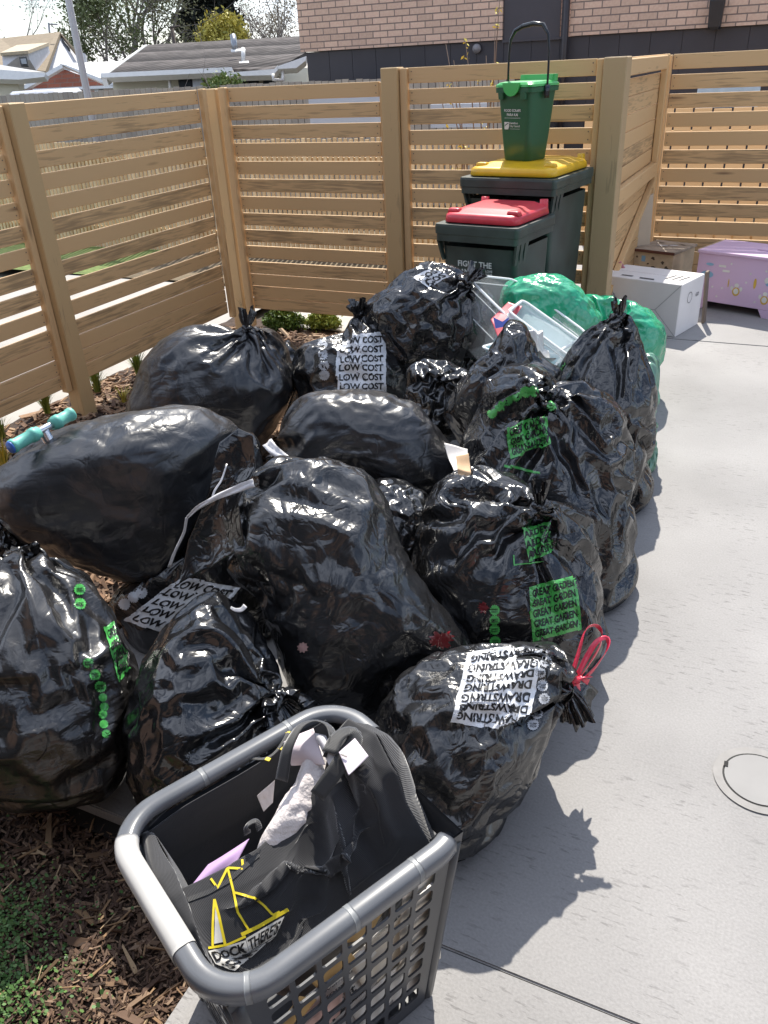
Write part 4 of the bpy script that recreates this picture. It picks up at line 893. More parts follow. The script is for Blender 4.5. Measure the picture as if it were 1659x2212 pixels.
# ------------------------------------------------------------------ wheelie bins and caddy
GP = mat('dark green bin plastic', (.042, .062, .056), .38, .32, 7, .15, 300); WHI = mat('white print', (.62, .66, .64), .6, .05)
def wheelie(x, y, rz, W, D, H, lidm, label, W0=None):
    M = MT(x, y, 0, rz); r = empty('wheelie_bin'); tag(r, label, 'wheelie bin')
    mb = MB(); w0, d0 = W*.80, D*.74
    loft(mb, [(.03, w0-.02, d0-.02, .04, 0, .04), (.05, w0, d0, .04, 0, .04), (H-.20, W*.905, D*.86, .035, 0, .015), (H-.115, W*.915, D*.87, .035, 0, .012)], M, True, False)
    mb.build('body', GP, r, True)
    mb = MB()  # deep rim skirt with a rib
    loft(mb, [(H-.085, W*.93, D*.90, .03, 0, .01), (H-.085, W, D*.97, .025, 0, 0), (H-.052, W+.002, D*.972, .025, 0, 0), (H-.048, W+.012, D*.982, .025, 0, 0), (H-.012, W+.014, D*.984, .025, 0, 0), (H, W+.004, D*.976, .02, 0, 0), (H, W*.8, D*.8, .02, 0, 0)], M, True, False)
    mb.build('rim', GP, r, False)
    for sx in (-1, 1):   # comb lifting ribs below the rim
        for k in range(3):
            mb = MB()
            mb.add([M @ Vector((sx*(W*.44+.0)+q[0], -D*.42+q[1]+k*.05, q[2])) for q in [(-.006, 0, H-.19), (.006, 0, H-.19), (.006, .02, H-.19), (-.006, .02, H-.19), (-.006+sx*.02, -.02, H-.0855), (.006+sx*.02, -.02, H-.0855), (.006+sx*.02, .02, H-.0855), (-.006+sx*.02, .02, H-.0855)]], [(0, 3, 2, 1), (4, 5, 6, 7), (0, 1, 5, 4), (1, 2, 6, 5), (2, 3, 7, 6), (3, 0, 4, 7)])
            mb.build('lifting_rib', GP, r)
    mb = MB(); h0 = H+.004
    loft(mb, [(h0, W*.90, D*.90, .05, 0, .02), (h0+.004, W*.915, D*.915, .055, 0, .02), (h0+.034, W*.90, D*.90, .06, 0, .02), (h0+.044, W*.86, D*.86, .06, 0, .022), (h0+.046, W*.80, D*.80, .06, 0, .03), (h0+.060, W*.66, D*.62, .05, 0, .05), (h0+.062, W*.60, D*.56, .05, 0, .05)], M, True, True)
    lid = mb.build('lid', lidm, r, True)
    for sx in (-1, 1):
        mb = MB()
        for sy in (-.62,): loft(mb, [(h0+.040, .075, .05, .012, sx*W*.36, sy*D*.45), (h0+.060, .065, .04, .012, sx*W*.36, sy*D*.45), (h0+.063, .05, .03, .01, sx*W*.36, sy*D*.45)], M)
        loft(mb, [(h0-.01, .05, .05, .015, sx*W*.37, D*.44), (h0+.07, .04, .035, .012, sx*W*.37, D*.45)], M)
        mb.build('lid_lug', lidm, lid, True)
    mb = MB(); mb.tube([M @ Vector((-W*.36, D*.53, H-.02)), M @ Vector((W*.36, D*.53, H-.02))], .016, 10)
    for sx in (-1, 0, 1): mb.tube([M @ Vector((sx*W*.36, D*.53, H-.02)), M @ Vector((sx*W*.36, D*.44, H-.04))], .015, 8)
    mb.build('handle', GP, r, True)
    for sx in (-1, 1): mb = MB(); mb.tube([M @ Vector((sx*(w0/2+.0), D*.36, .10)), M @ Vector((sx*(w0/2+.045), D*.36, .10))], .10, 20); mb.build('wheel', mat('wheel rubber', (.02, .02, .02), .7), r, True)
    return r, M
REDL = mat('red lid plastic', (.62, .04, .06), .36, .2, 7, coat=.15); YELL = mat('yellow lid plastic', (.78, .46, .015), .38, .16, 7, coat=.15)
yb_, YM = wheelie(-1.385, 4.87, R_(-8), .575, .60, 1.045, YELL, 'tall dark green wheelie bin with a yellow lid, the food caddy on top')
rb_, RM = wheelie(-1.385, 4.29, R_(-9), .475, .48, .884, REDL, 'shorter dark green wheelie bin with a red lid in front of the yellow lidded one')
X = RM.to_3x3() @ Vector((1, 0, 0)); Y = Vector((0, 0, 1))
bfy = -.48*.86/2+.006
def on_red(x, z): return RM @ Vector((x, bfy-.004+.02*(0.75-z), z))
Yr = (on_red(0, .8)-on_red(0, .6)).normalized()
flat_text('FIGHT THE', on_red(-.112, .672), X, Yr, .20, WHI, rb_, .006)
flat_text('LANDFILL', on_red(-.112, .634), X, Yr, .150, WHI, rb_, .006); flat_text('LOVE', on_red(.052, .651), X, Yr, .04, WHI, rb_, .006); flat_text('YOUR', on_red(.052, .636), X, Yr, .04, WHI, rb_, .006)

# food caddy
CG = mat('green caddy plastic', (.022, .105, .050), .36, .1, 4); CL = mat('bright green lid', (.045, .42, .085), .32, .06, 4, coat=.2); HB = mat('black handle', (.012, .016, .02), .25)
cx, cy = -1.41, 4.88; CM = MT(cx, cy, 1.110, R_(-24)) @ Matrix.Diagonal((.93, .93, 1.17, 1)); cad = empty('food_caddy'); tag(cad, 'green food scraps caddy with its long black handle up, standing on the yellow lid', 'caddy')
mb = MB(); loft(mb, [(0, .185, .17, .03, 0, 0), (.006, .20, .185, .035, 0, 0), (.10, .222, .208, .035, 0, 0), (.30, .258, .245, .03, 0, 0)], CM, True, False); mb.build('body', CG, cad, True)
mb = MB(); loft(mb, [(.296, .25, .24, .03, 0, 0), (.298, .285, .27, .03, 0, 0), (.318, .288, .272, .03, 0, 0), (.320, .25, .24, .03, 0, 0)], CM, True, True); mb.build('rim', CG, cad, False)
mb = MB(); loft(mb, [(.3205, .292, .276, .035, 0, 0), (.330, .290, .274, .035, 0, 0), (.340, .26, .245, .04, 0, 0), (.343, .22, .2, .04, 0, 0)], CM); loft(mb, [(.336, .27, .05, .02, 0, .10), (.366, .27, .045, .02, 0, .105)], CM)
# scalloped lip at the front
a = np.linspace(0, math.pi, 17); P = [(.065*math.cos(t), -.138, .338-.055*math.sin(t)) for t in a]+[(.065*math.cos(t), -.148, .338-.055*math.sin(t)) for t in a]
mb.add([CM @ Vector(p) for p in P], [tuple(range(17)), tuple(range(17, 34))[::-1]]+[(i, i+1, 18+i, 17+i) for i in range(16)]); mb.build('lid', CL, cad, False)
mb = MB(); hp = [(-.150, .0, .305), (-.152, .0, .38), (-.150, .0, .46), (-.140, 0, .515), (-.105, .0, .550), (-.05, .0, .565), (.03, .0, .572), (.10, 0, .565), (.140, 0, .525), (.152, .0, .46), (.152, 0, .38), (.150, .0, .305)]
mb.tube([CM @ Vector((p[0], p[1], p[2])) for p in hp], [.006, .006, .006, .008, .011, .012, .012, .011, .008, .006, .006, .006], 10); 
for sx in (-1, 1): loft(mb, [(.270, .012, .035, .005, sx*.150, 0), (.325, .016, .04, .006, sx*.150, 0)], CM)
mb.build('handle', HB, cad, True)
for sx in (-1, 1): mb = MB(); loft(mb, [(.27, .035, .02, .006, sx*.085, -.131), (.300, .04, .026, .006, sx*.085, -.131)], CM); mb.build('latch', CG, cad)
X = CM.to_3x3() @ Vector((1, 0, 0))
def on_c(x, z): return CM @ Vector((x, -(.104+(z-.10)*.0925)-.002, z))
Yc = (on_c(0, .25)-on_c(0, .15)).normalized()
flat_text('FOOD SCRAPS', on_c(-.070, .217), X, Yc, .118, WHI, cad, .003); flat_text('PARA KAI', on_c(-.050, .199), X, Yc, .08, WHI, cad, .003)
flat_poly([(0, 0), (.115, 0), (.115, .0016), (0, .0016)], on_c(-.069, .190), X, Yc, WHI, cad, .003)
flat_poly([(0, 0), (.028, 0), (.034, .012), (.034, .038), (0, .038)], on_c(-.071, .141), X, Yc, WHI, cad, .003, 'emblem'); flat_poly([(.003, .014), (.012, .022), (.03, .030), (.03, .034), (.010, .027), (.003, .019)], on_c(-.071, .141), X, Yc, CG, cad, .0036, 'emblem')
flat_text('Hamilton', on_c(-.030, .164), X, Yc, .060, WHI, cad, .003, bold=.01); flat_text('City Council', on_c(-.030, .149), X, Yc, .074, WHI, cad, .003, bold=.01); flat_poly([(0, 0), (.074, 0), (.074, .0012), (0, .0012)], on_c(-.030, .143), X, Yc, WHI, cad, .003)

# ------------------------------------------------------------------ boxes by the far fence
def frame_box(A, B_, depthv, h, z0=0):
    """A, B_: bottom front-left and front-right corners; depth to the back"""
    A, B_ = np.array(A[:2]), np.array(B_[:2]); x = B_-A; W = np.linalg.norm(x); x /= W; y = np.array([-x[1], x[0]]); M = Matrix(((x[0], y[0], 0, A[0]), (x[1], y[1], 0, A[1]), (0, 0, 1, z0), (0, 0, 0, 1))); return M, W
# white carton
CARD = mat('white carton board', (.76, .74, .73), .75, .04, 6); INKG = mat('carton print', (.10, .10, .11), .7); 
c0 = gz(1458, 729, 0); c1 = gz(1507, 700, 0); d_ = (c1-c0)[:2]; Wd = np.linalg.norm(d_); 
fdir = np.array([-d_[1], d_[0]])/Wd; wl = .56; Mx, _ = frame_box(np.array(c0[:2])+fdir*wl, c0, 0, 0); hb = .335
crt = empty('cardboard_box'); mb = MB(); mb.bbox((0, 0, 0), (wl, Wd, hb), .004, Mx); body = mb.build('carton', CARD, crt)
tp = Mx @ Vector((0, 0, hb)); Xf = Mx.to_3x3() @ Vector((1, 0, 0)); Yf = Mx.to_3x3() @ Vector((0, 1, 0)); Zf = Vector((0, 0, 1))
flat_poly([(.0, Wd/2-.001), (wl, Wd/2-.001), (wl, Wd/2+.001), (0, Wd/2+.001)], tp, Xf, Yf, INKG, body, .002, 'tape_seam')
flat_poly([(.12, .05), (.20, .05), (.20, .075), (.12, .075)], tp, Xf, Yf, INKG, body, .002); flat_poly([(.26, .03), (.36, .03), (.35, .06), (.25, .06)], tp, Xf, Yf, INKG, body, .002)
for k in range(3): flat_poly([(.40+.045*k, .10), (.415+.045*k, .10), (.435+.045*k, .22), (.42+.045*k, .22)], tp, Xf, Yf, INKG, body, .002)
fr = Mx @ Vector((0, 0, 0)); cr_ = mat('crease', (.40, .39, .40), .8)
for (p, q) in (((0, hb), (.17, hb*.47)), ((.17, hb*.47), (wl*.72, hb*.47)), ((wl, hb), (wl*.72, hb*.47)), ((wl*.72, hb*.47), (wl-.0, 0))):
    p, q = np.array(p), np.array(q); d = (q-p)/np.linalg.norm(q-p); n_ = np.array([-d[1], d[0]])*.0018; flat_poly([tuple(p-n_), tuple(q-n_), tuple(q+n_), tuple(p+n_)], fr, Xf, Zf, cr_, body, .0015, 'flap_crease')
sd0 = Mx @ Vector((wl, 0, 0)); a = np.linspace(0, 2*math.pi, 25)[:-1]
flat_poly([(Wd*.42+.036*math.cos(t), .225+.036*math.sin(t)) for t in a]+[(Wd*.42+.032*math.cos(t), .225+.032*math.sin(t)) for t in a], sd0, Yf, Zf, INKG, body, .002, 'print', [(i, (i+1) % 24, 24+(i+1) % 24, 24+i) for i in range(24)])
flat_text('GO', sd0+Yf*(Wd*.68)+Zf*.21, Yf, Zf, .05, INKG, body, .002); flat_text('LG', sd0+Yf*(Wd*.35)+Zf*.05, Zf, -Yf, .085, INKG, body, -.002)
tag(crt, 'white cardboard carton with dark print on the concrete in front of the stained wooden box', 'box')
mb = MB(); mb.bbox((.0, 0, 0), (.018, .06, .34), .002, Matrix.Translation(c1+np.array([.02, .02, 0])) @ Matrix.Rotation(math.atan2(d_[1], d_[0])-R_(80), 4, 'Z') @ Matrix.Rotation(R_(-4), 4, 'Y')); tag(mb.build('thin_board', mat('board edge', (.18, .14, .11), .8)), 'thin dark board standing on edge behind the right end of the white carton', 'board')
# lilac toy box
LIL = mat('lilac paint', (.68, .49, .68), .5, .04, 3); a0 = gz(1494, 662, 0); b0 = gz(1656, 689, 0); 
Mp, Wp = frame_box(a0, b0, 0, 0); Wp = .78; hp_ = .40; dp = .40
tb = empty('toy_box'); mb = MB(); mb.bbox((0, 0, .055), (Wp, .018, hp_-.022), .002, Mp); mb.bbox((0, .0182, .0), (.018, dp, hp_-.022), .002, Mp); mb.bbox((Wp-.018, .0182, 0), (Wp, dp, hp_-.022), .002, Mp); mb.bbox((.0182, dp-.018, .05), (Wp-.0182, dp, hp_-.022), .002, Mp)
mb.add([Mp @ Vector(p) for p in [(0, 0, 0), (.07, 0, 0), (.10, 0, .054), (0, 0, .054), (0, .018, 0), (.07, .018, 0), (.10, .018, .054), (0, .018, .054)]], [(0, 1, 2, 3), (7, 6, 5, 4), (0, 4, 5, 1), (1, 5, 6, 2), (2, 6, 7, 3), (3, 7, 4, 0)])
mb.add([Mp @ Vector(p) for p in [(Wp, 0, 0), (Wp-.28, 0, 0), (Wp-.31, 0, .054), (Wp, 0, .054), (Wp, .018, 0), (Wp-.28, .018, 0), (Wp-.31, .018, .054), (Wp, .018, .054)]], [(3, 2, 1, 0), (4, 5, 6, 7), (1, 5, 4, 0), (2, 6, 5, 1), (3, 7, 6, 2), (0, 4, 7, 3)])
mb.build('chest', LIL, tb)
mb = MB(); mb.bbox((-.004, -.012, hp_-.020), (Wp+.004, dp+.01, hp_), .003, Mp); lid = mb.build('lid', LIL, tb)
mb = MB(); mb.bbox((-.010, -.012, hp_-.024), (-.0042, dp+.01, hp_+.003), .001, Mp); mb.build('lid_edge', mat('bare board edge', (.55, .42, .28), .7), lid)
mb = MB(); mb.bbox((Wp*.42, dp*.42, hp_+.0002), (Wp*.52, dp*.46, hp_+.003), .001, Mp); mb.build('finger_slot', mat('slot shade', (.30, .18, .33), .7), lid)
Xp = Mp.to_3x3() @ Vector((1, 0, 0)); fp = Mp @ Vector((0, 0, 0)); STW = mat('sticker white', (.75, .74, .70), .6); STY = mat('sticker yellow', (.70, .45, .06), .6); STB = mat('sticker blue', (.25, .45, .62), .6); STP = mat('sticker pink', (.66, .42, .66), .6)
def oval(x, z, rx, rz_, m, k=14, lift=.0015): flat_poly([(x+rx*math.cos(t), z+rz_*math.sin(t)) for t in np.linspace(0, 2*math.pi, k+1)[:-1]], fp, Xp, Zf, m, tb, lift, 'sticker')
def blob(x, z):
    oval(x, z, .026, .030, STY); oval(x, z+.002, .018, .020, STW, lift=.0022); oval(x, z+.042, .016, .014, STW, lift=.0022); oval(x-.032, z+.02, .010, .016, STW); oval(x+.032, z+.02, .010, .016, STW)
blob(.30, .15); blob(.50, .12); oval(.51, .25, .032, .024, STW); oval(.51, .225, .02, .01, STB, lift=.002); oval(.42, .22, .010, .035, STY); oval(.08, .24, .045, .024, STB); oval(.09, .31, .028, .010, STB); oval(.60, .15, .02, .014, STW); oval(.24, .20, .004, .03, STY)
for (x, z) in ((.17, .10), (.24, .33), (.38, .28), (.44, .10), (.36, .22), (.20, .16), (.56, .08), (.48, .31), (.13, .16), (.62, .24), (.66, .12), (.70, .3)): P, _, _ = star(5, .18, .5); flat_poly([(x-.012+p[0]*.024, z-.012+p[1]*.024) for p in P], fp, Xp, Zf, STW, tb, .0015, 'sticker')
for k, (x, w) in enumerate(((.155, .05), (.185, .05))): flat_poly([(x, .30-.03*k), (x+w, .30-.03*k), (x+w, .315-.03*k), (x, .315-.03*k)], fp, Xp, Zf, STW, tb, .0015, 'sticker')
tag(tb, 'lilac painted toy box with little animal and star stickers against the far right fence', 'toy box')
# stained wooden box
a0 = gz(1366, 640, 0); 
PLY = mat('stained plywood', (.62, .50, .34), .7, .22, 9); wt = np.array([-.93, 6.60])
Mw, Ww = frame_box(aty(1366, 590, 6.55)[:2], aty(1449, 600, 6.45)[:2], 0, 0); hw = float(aty(1410, 540, 6.5)[2]); dw = .36
wb = empty('wooden_box'); mb = MB(); mb.bbox((0, 0, 0), (Ww, dw, hw-.022), .002, Mw); mb.build('carcass', PLY, wb)
mb = MB(); mb.bbox((-.008, -.014, hw-.020), (Ww+.012, dw+.01, hw), .002, Mw); lid = mb.build('lid', mat('worn lid board', (.40, .33, .26), .7, .3, 14), wb)
mb = MB(); mb.bbox((-.0085, -.017, hw-.021), (Ww+.0125, -.0142, hw-.001), .0008, Mw); mb.build('lid_edge', mat('dark red edge', (.13, .05, .035), .6), lid)
fw = Mw @ Vector((0, 0, 0)); Xw = Mw.to_3x3() @ Vector((1, 0, 0)); Yw = Mw.to_3x3() @ Vector((0, 1, 0)); STN = mat('dark stain', (.10, .07, .05), .8); rs = np.random.RandomState(9)
def stain(x, z, r, m=STN, P0=None, X_=None, Y_=None, sq=.8):
    P0 = fw if P0 is None else P0; ph = rs.uniform(0, 6.28, 3); flat_poly([(x+r*(1+.3*math.sin(3*t+ph[0])+.18*math.sin(7*t+ph[1]))*math.cos(t), z+r*sq*(1+.3*math.sin(2*t+ph[2]))*math.sin(t)) for t in np.linspace(0, 2*math.pi, 25)[:-1]], P0, X_ or Xw, Y_ or Zf, m, wb, .0018, 'stain')
for (x, z, r) in ((.55, .55, .055), (.60, .34, .065), (.38, .66, .02), (.85, .60, .04), (.75, .72, .03), (.08, .80, .02), (.12, .60, .012), (.50, .8, .035), (.92, .44, .02), (.8, .25, .02)): stain(x*Ww, z*hw, r*Ww*1.3)
flat_poly([(.20*Ww, .70*hw), (.30*Ww, .70*hw), (.30*Ww, .84*hw), (.20*Ww, .84*hw)], fw, Xw, Zf, STB, wb, .0015, 'sticker')
tw_ = Mw @ Vector((0, 0, hw)); LG = mat('torn white film', (.5, .5, .52), .5)
for (x, y, r, m) in ((.45, .5, .10, LG), (.65, .6, .08, LG), (.28, .75, .06, STN), (.8, .75, .06, STN), (.55, .35, .05, STN)): stain(x*Ww, y*dw, r*Ww*1.4, m, tw_, Xw, Yw, .5)
tag(wb, 'stained plywood box with a worn lid between the gate and the lilac toy box', 'box')
# boards leaning by the gate
mb = MB(); P = [aty(1372, 440, 6.62), aty(1412, 418, 6.72), aty(1408, 600, 6.72), aty(1366, 600, 6.62)]
P[2][2] = P[3][2] = .0; P[2][:2] = P[1][:2]+np.array([.03, -.02]); P[3][:2] = P[0][:2]+np.array([.03, -.02]); n_ = np.cross(P[1]-P[0], P[3]-P[0]); n_ = n_/np.linalg.norm(n_)*.016
mb.add([tuple(p) for p in P]+[tuple(p+n_) for p in P], [(0, 1, 2, 3), (7, 6, 5, 4), (0, 4, 5, 1), (1, 5, 6, 2), (2, 6, 7, 3), (3, 7, 4, 0)]); tag(mb.build('plywood_board', mat('pale plywood', (.56, .46, .34), .7, .06, 6)), 'pale plywood board standing upright behind the stained wooden box', 'board')
for i, (u0, u1, col, lb) in enumerate(((1352, 1361, (.30, .14, .08), 'thin red-brown board leaning against the gate, nearest the thick post'), (1361, 1366, (.40, .24, .13), 'thin tan board leaning beside the pale plywood'))):
    a0 = aty(u0, 460, 6.45-.0*i); b0 = aty(u1+3, 455, 6.55); mb = MB(); mb.add([tuple(x) for x in (a0, b0, (b0[0]+.02, b0[1], 0), (a0[0]+.02, a0[1], 0), a0+[0, .012, 0], b0+[0, .012, 0], (b0[0]+.02, b0[1]+.012, 0), (a0[0]+.02, a0[1]+.012, 0))], [(0, 3, 2, 1), (4, 5, 6, 7), (0, 1, 5, 4), (1, 2, 6, 5), (2, 3, 7, 6), (3, 0, 4, 7)]); tag(mb.build('leaning_board', mat('board %d' % i, col, .7)), lb, 'board')
mb = MB(); mb.tube([aty(1338, 566, 5.75), aty(1372, 622, 5.72)], .013, 10); tag(mb.build('pink_stick', mat('pink plastic', (.50, .20, .24), .4), None, True), 'pink plastic stick poking up behind the white carton', 'stick')

# ------------------------------------------------------------------ scooter handlebar
TEAL = mat('teal rubber grip', (.14, .48, .40), .5, .05, 9); CHR = mat('bare aluminium', (.62, .63, .66), .22, .04, 5, metal=.9)
hb_ = empty('scooter'); tS = 2.28; A = dep(24, 966, tS); B2 = dep(156, 893, tS+.16); dx = (B2-A)/np.linalg.norm(B2-A); Lh = np.linalg.norm(B2-A)
mb = MB(); mb.tube([A, B2], .0115, 14); mid = (A+B2)/2; mb.tube([mid, mid+np.array([-.10, .16, -.35]), mid+np.array([-.16, .26, -.62])], .016, 14); mb.build('handlebar', CHR, hb_, True)
def grip(p, s, ln):
    mb = MB(); st = [(0, .019), (.004, .021), (.012, .021), (.016, .0185), (ln-.03, .0185), (ln-.028, .0215), (ln-.012, .0215), (ln-.010, .0185), (ln, .018)]
    mb.tube([p+s*q[0] for q in st], [q[1] for q in st], 20); return mb.build('grip', TEAL, hb_, True)
g1 = grip(A, dx, .098); mb = MB(); mb.tube([A-dx*.004, A+dx*.0005], [.0175, .019], 20); mb.build('end_cap', mat('blue end cap', (.05, .16, .55), .4), g1, True)
grip(B2, -dx, .080)
tag(hb_, 'scooter handlebar with two teal grips sticking out behind the big left bag', 'scooter')
# ------------------------------------------------------------------ rubbish bags
F_SH = film('glossy black film', (.010, .010, .011), .17, 1.0)
F_SM = film('taut black film', (.012, .012, .014), .28, .7, rot=(.0, .25, 0), lines=.8)
F_LD = film('taut grey film', (.017, .018, .021), .30, .7, rot=(0, .9, 0), lines=.7)
F_GR = film('thin grey-black film', (.014, .014, .015), .22, 1.0)
F_GN = film('green film', (.010, .33, .165), .22, .8)
PW = film('white bag print', (.80, .82, .85), .30, 1.1, .345); PG = film('green bag print', (.075, .42, .085), .28, 1.1, .345); INK = mat('black print ink', (.012, .012, .014), .35)
PGY = film('grey badge print', (.45, .47, .50), .3, 1.0, .36)
GRP = 'black plastic rubbish bags heaped on the patio'
BAGS = {}
def depth_at(u, v, z):
    d = ray(u, v); return (z-CAM_H)/d[2]
def bag(key, label, outline, z, T, seed, film_, necks=(), excess=.10, pleat=.9, shell=(.032, .02), bend=.03, lump=.06, it=(80, 60, 30), level=6, aniso=None, back=None, p=2.4, c=None, t=None, group=GRP, floor=.004, pulls=(7, .006), cat='rubbish bag', name='rubbish_bag', uvz=None):
    O = np.array(outline, float); cc = O.mean(0) if c is None else c
    if t is None: t = depth_at(*cc, z)
    B = Body(outline, t, T, c=c, p=p, lump=lump, seed=seed, floor=floor, back=back)
    nk = []
    for q in necks:
        s = B.sdir(q['uv'][0], q['uv'][1], q.get('w', -1)); nk.append(dict(s=s, **{k: v for k, v in q.items() if k not in ('uv', 'w')}))
    X, Fc = crumple(B, nk, seed, excess, pleat, it, shell, bend, level=level, aniso=aniso, pulls=pulls)
    o = obj(name, X, Fc, film_); tag(o, label, cat, group); BAGS[key] = (o, B, bvh(X, Fc), X)
    for q, k in zip(necks, nk):
        if q.get('tail'):
            c0 = B.pt(k['s'][None])[0]; nn = c0-B.C; nn /= np.linalg.norm(nn); c0 = c0+nn*(k.get('out', .02)-.006); L, r = q['tail']
            dv = q.get('dir'); d = nn if dv is None else (cR*dv[0]+cU*dv[1]-cF*dv[2])
            tail(c0, d, L, r, film_, o, seed, bendv=q.get('bend', (0, 0, -.02)), spread=q.get('spread', .6))
    return o, B, BAGS[key][2]

S1 = (.034, .020); S2 = (.045, .028); S0 = (.020, .012)
bag('B1', 'black bag with white print on its peak, in front of the red lidded bin', [(785, 690), (795, 660), (830, 630), (878, 590), (920, 571), (965, 574), (1000, 596), (1035, 615), (1062, 650), (1050, 700), (1040, 745), (990, 790), (930, 800), (860, 800), (815, 760)], .40, .26, 101, F_SH, [dict(uv=(1003, 618), a=.8, out=.02, tail=(.09, .035), dir=(.5, .8, .3))], .13, shell=S2, t=3.85)
bag('B2', 'grey-black bag with a big white block print repeating LOW COST, behind the smooth middle bag', [(636, 800), (650, 755), (690, 735), (745, 728), (755, 700), (790, 680), (820, 688), (840, 725), (870, 765), (888, 810), (882, 870), (820, 920), (740, 930), (660, 890)], .36, .26, 102, F_GR, [dict(uv=(775, 690), a=.7, out=.02, w=-1, tail=(.08, .05), dir=(-.1, 1, .3))], .12)
bag('B3', 'small very crumpled shiny black bag just right of the upright LOW COST print', [(886, 805), (905, 785), (955, 779), (1005, 800), (1027, 835), (1018, 890), (995, 940), (940, 965), (895, 930), (878, 860)], .38, .17, 103, F_SH, [dict(uv=(955, 815), a=.9, out=.0)], .22, shell=(.028, .018))
bag('B4', 'dull black bag pulled up to a peak below the clear plastic tubs', [(960, 890), (985, 835), (1020, 795), (1055, 765), (1082, 725), (1104, 692), (1132, 700), (1152, 742), (1160, 772), (1205, 800), (1200, 870), (1110, 960), (1010, 980)], .36, .20, 104, F_SH, (), .13, shell=S1, t=3.12)
bag('B4b', 'flat crumpled black bag lying under the peaked back bag, above the small crumpled bag', [(905, 770), (940, 748), (990, 735), (1040, 738), (1062, 755), (1050, 790), (1010, 830), (950, 830), (905, 800)], .33, .16, 105, F_SH, [dict(uv=(1008, 750), a=.7, out=.0, tail=(.04, .035), dir=(.3, .7, .6))], .2, shell=(.03, .02))
bag('B5', 'large taut upright black bag at the left back, tied on top near the corner post', [(272, 885), (295, 820), (312, 775), (345, 738), (395, 710), (445, 702), (500, 708), (545, 712), (595, 706), (612, 722), (625, 780), (632, 840), (615, 890), (585, 930), (560, 990), (470, 1010), (330, 980), (280, 930)], .34, .36, 106, F_SM, [dict(uv=(530, 722), a=1.0, out=.015, sink=.03, tail=(.10, .028), dir=(0, 1, .25))], .04, 1.3, (.018, .010), .07, .035, aniso=(0, 0, 1, .05), pulls=(26, .0045))
bag('B6', 'big smooth grey-black bag lying on top at the left, sunlit along its upper side', [(-50, 1070), (0, 1015), (40, 975), (95, 945), (160, 922), (240, 903), (320, 886), (395, 878), (445, 882), (500, 912), (520, 940), (495, 1000), (470, 1060), (430, 1140), (385, 1215), (352, 1262), (300, 1262), (200, 1240), (120, 1205), (40, 1165), (-20, 1120)], .47, .30, 107, F_LD, [dict(uv=(-45, 1075), a=.8, out=.0)], .035, .8, (.017, .010), .07, .075, aniso=(.3, 0, 1, .05), pulls=(30, .005))
bag('B7', 'smooth bulging black bag lying in the middle of the heap, gathered at its left', [(580, 985), (592, 935), (615, 890), (645, 858), (700, 846), (765, 843), (830, 850), (895, 875), (945, 925), (985, 985), (1002, 1045), (975, 1078), (900, 1085), (820, 1060), (730, 1045), (630, 1035), (590, 1015)], .42, .24, 108, F_SM, [dict(uv=(585, 1000), a=1.1, out=.0)], .035, 1.8, (.018, .010), .07, .035, aniso=(1, .3, 0, .04), pulls=(26, .005))
bag('B9', 'partly hidden black bag in the shade between the smooth middle bag and the front bags', [(790, 1060), (820, 1035), (865, 1040), (915, 1065), (945, 1110), (940, 1180), (900, 1260), (830, 1260), (780, 1160)], .28, .2, 110, F_SH, (), .14, shell=S1)
bag('B10', 'black bag with a tall twisted knot at the right back, against the green bags', [(1196, 900), (1200, 830), (1215, 780), (1240, 735), (1285, 708), (1335, 700), (1375, 725), (1402, 770), (1415, 850), (1402, 960), (1390, 1060), (1368, 1125), (1290, 1140), (1215, 1060)], .33, .30, 111, F_SH, [dict(uv=(1333, 712), a=1.1, out=.03, pleat=1.3, tail=(.09, .030), dir=(-.02, 1, .3), spread=.5)], .13, shell=S2)
bag('B11', 'tall black garden bag with crumpled bright green print, second from the near right corner', [(1003, 950), (1035, 880), (1055, 820), (1100, 787), (1160, 790), (1200, 812), (1260, 825), (1310, 852), (1338, 900), (1352, 1000), (1362, 1130), (1355, 1230), (1325, 1300), (1285, 1345), (1180, 1330), (1060, 1200), (1000, 1050)], .36, .30, 112, F_SH, [dict(uv=(1180, 860), a=1.0, out=.0, pleat=1.3)], .14, shell=(.055, .035), lump=.08)
bag('B17', 'black shiny bag top at the left edge beneath the big smooth bag', [(-60, 1120), (-20, 1085), (20, 1090), (50, 1140), (75, 1190), (40, 1240), (-40, 1240)], .36, .14, 113, F_SH, (), .2, shell=(.028, .018))
bag('B16', 'shaded bag with slanted white LOW COST print wedged between the front bags at left', [(470, 1010), (510, 950), (545, 930), (565, 1000), (575, 1080), (620, 1200), (640, 1300), (560, 1400), (430, 1430), (300, 1390), (245, 1320), (250, 1275), (350, 1240), (410, 1160), (440, 1080)], .24, .20, 114, F_SH, (), .12, shell=S2)
bag('B18', 'narrow dark bag glimpsed between the tall left bag and the LOW COST bag', [(596, 770), (622, 735), (648, 760), (650, 830), (625, 900), (590, 880)], .22, .15, 115, F_SH, (), .15, shell=(.03, .02))
bag('B8', 'tall crumpled black bag in the centre front with a small torn hole', [(503, 1150), (515, 1090), (540, 1045), (575, 1015), (620, 1003), (690, 1006), (770, 1015), (815, 1050), (842, 1105), (862, 1170), (895, 1235), (935, 1300), (985, 1355), (1010, 1390), (1000, 1420), (930, 1445), (850, 1490), (790, 1530), (715, 1536), (650, 1520), (615, 1450), (590, 1370), (560, 1290), (520, 1230)], .36, .25, 109, F_GR, [dict(uv=(540, 1058), a=.6, out=.0)], .10, .9, (.034, .018), .03, .07, pulls=(22, .006))
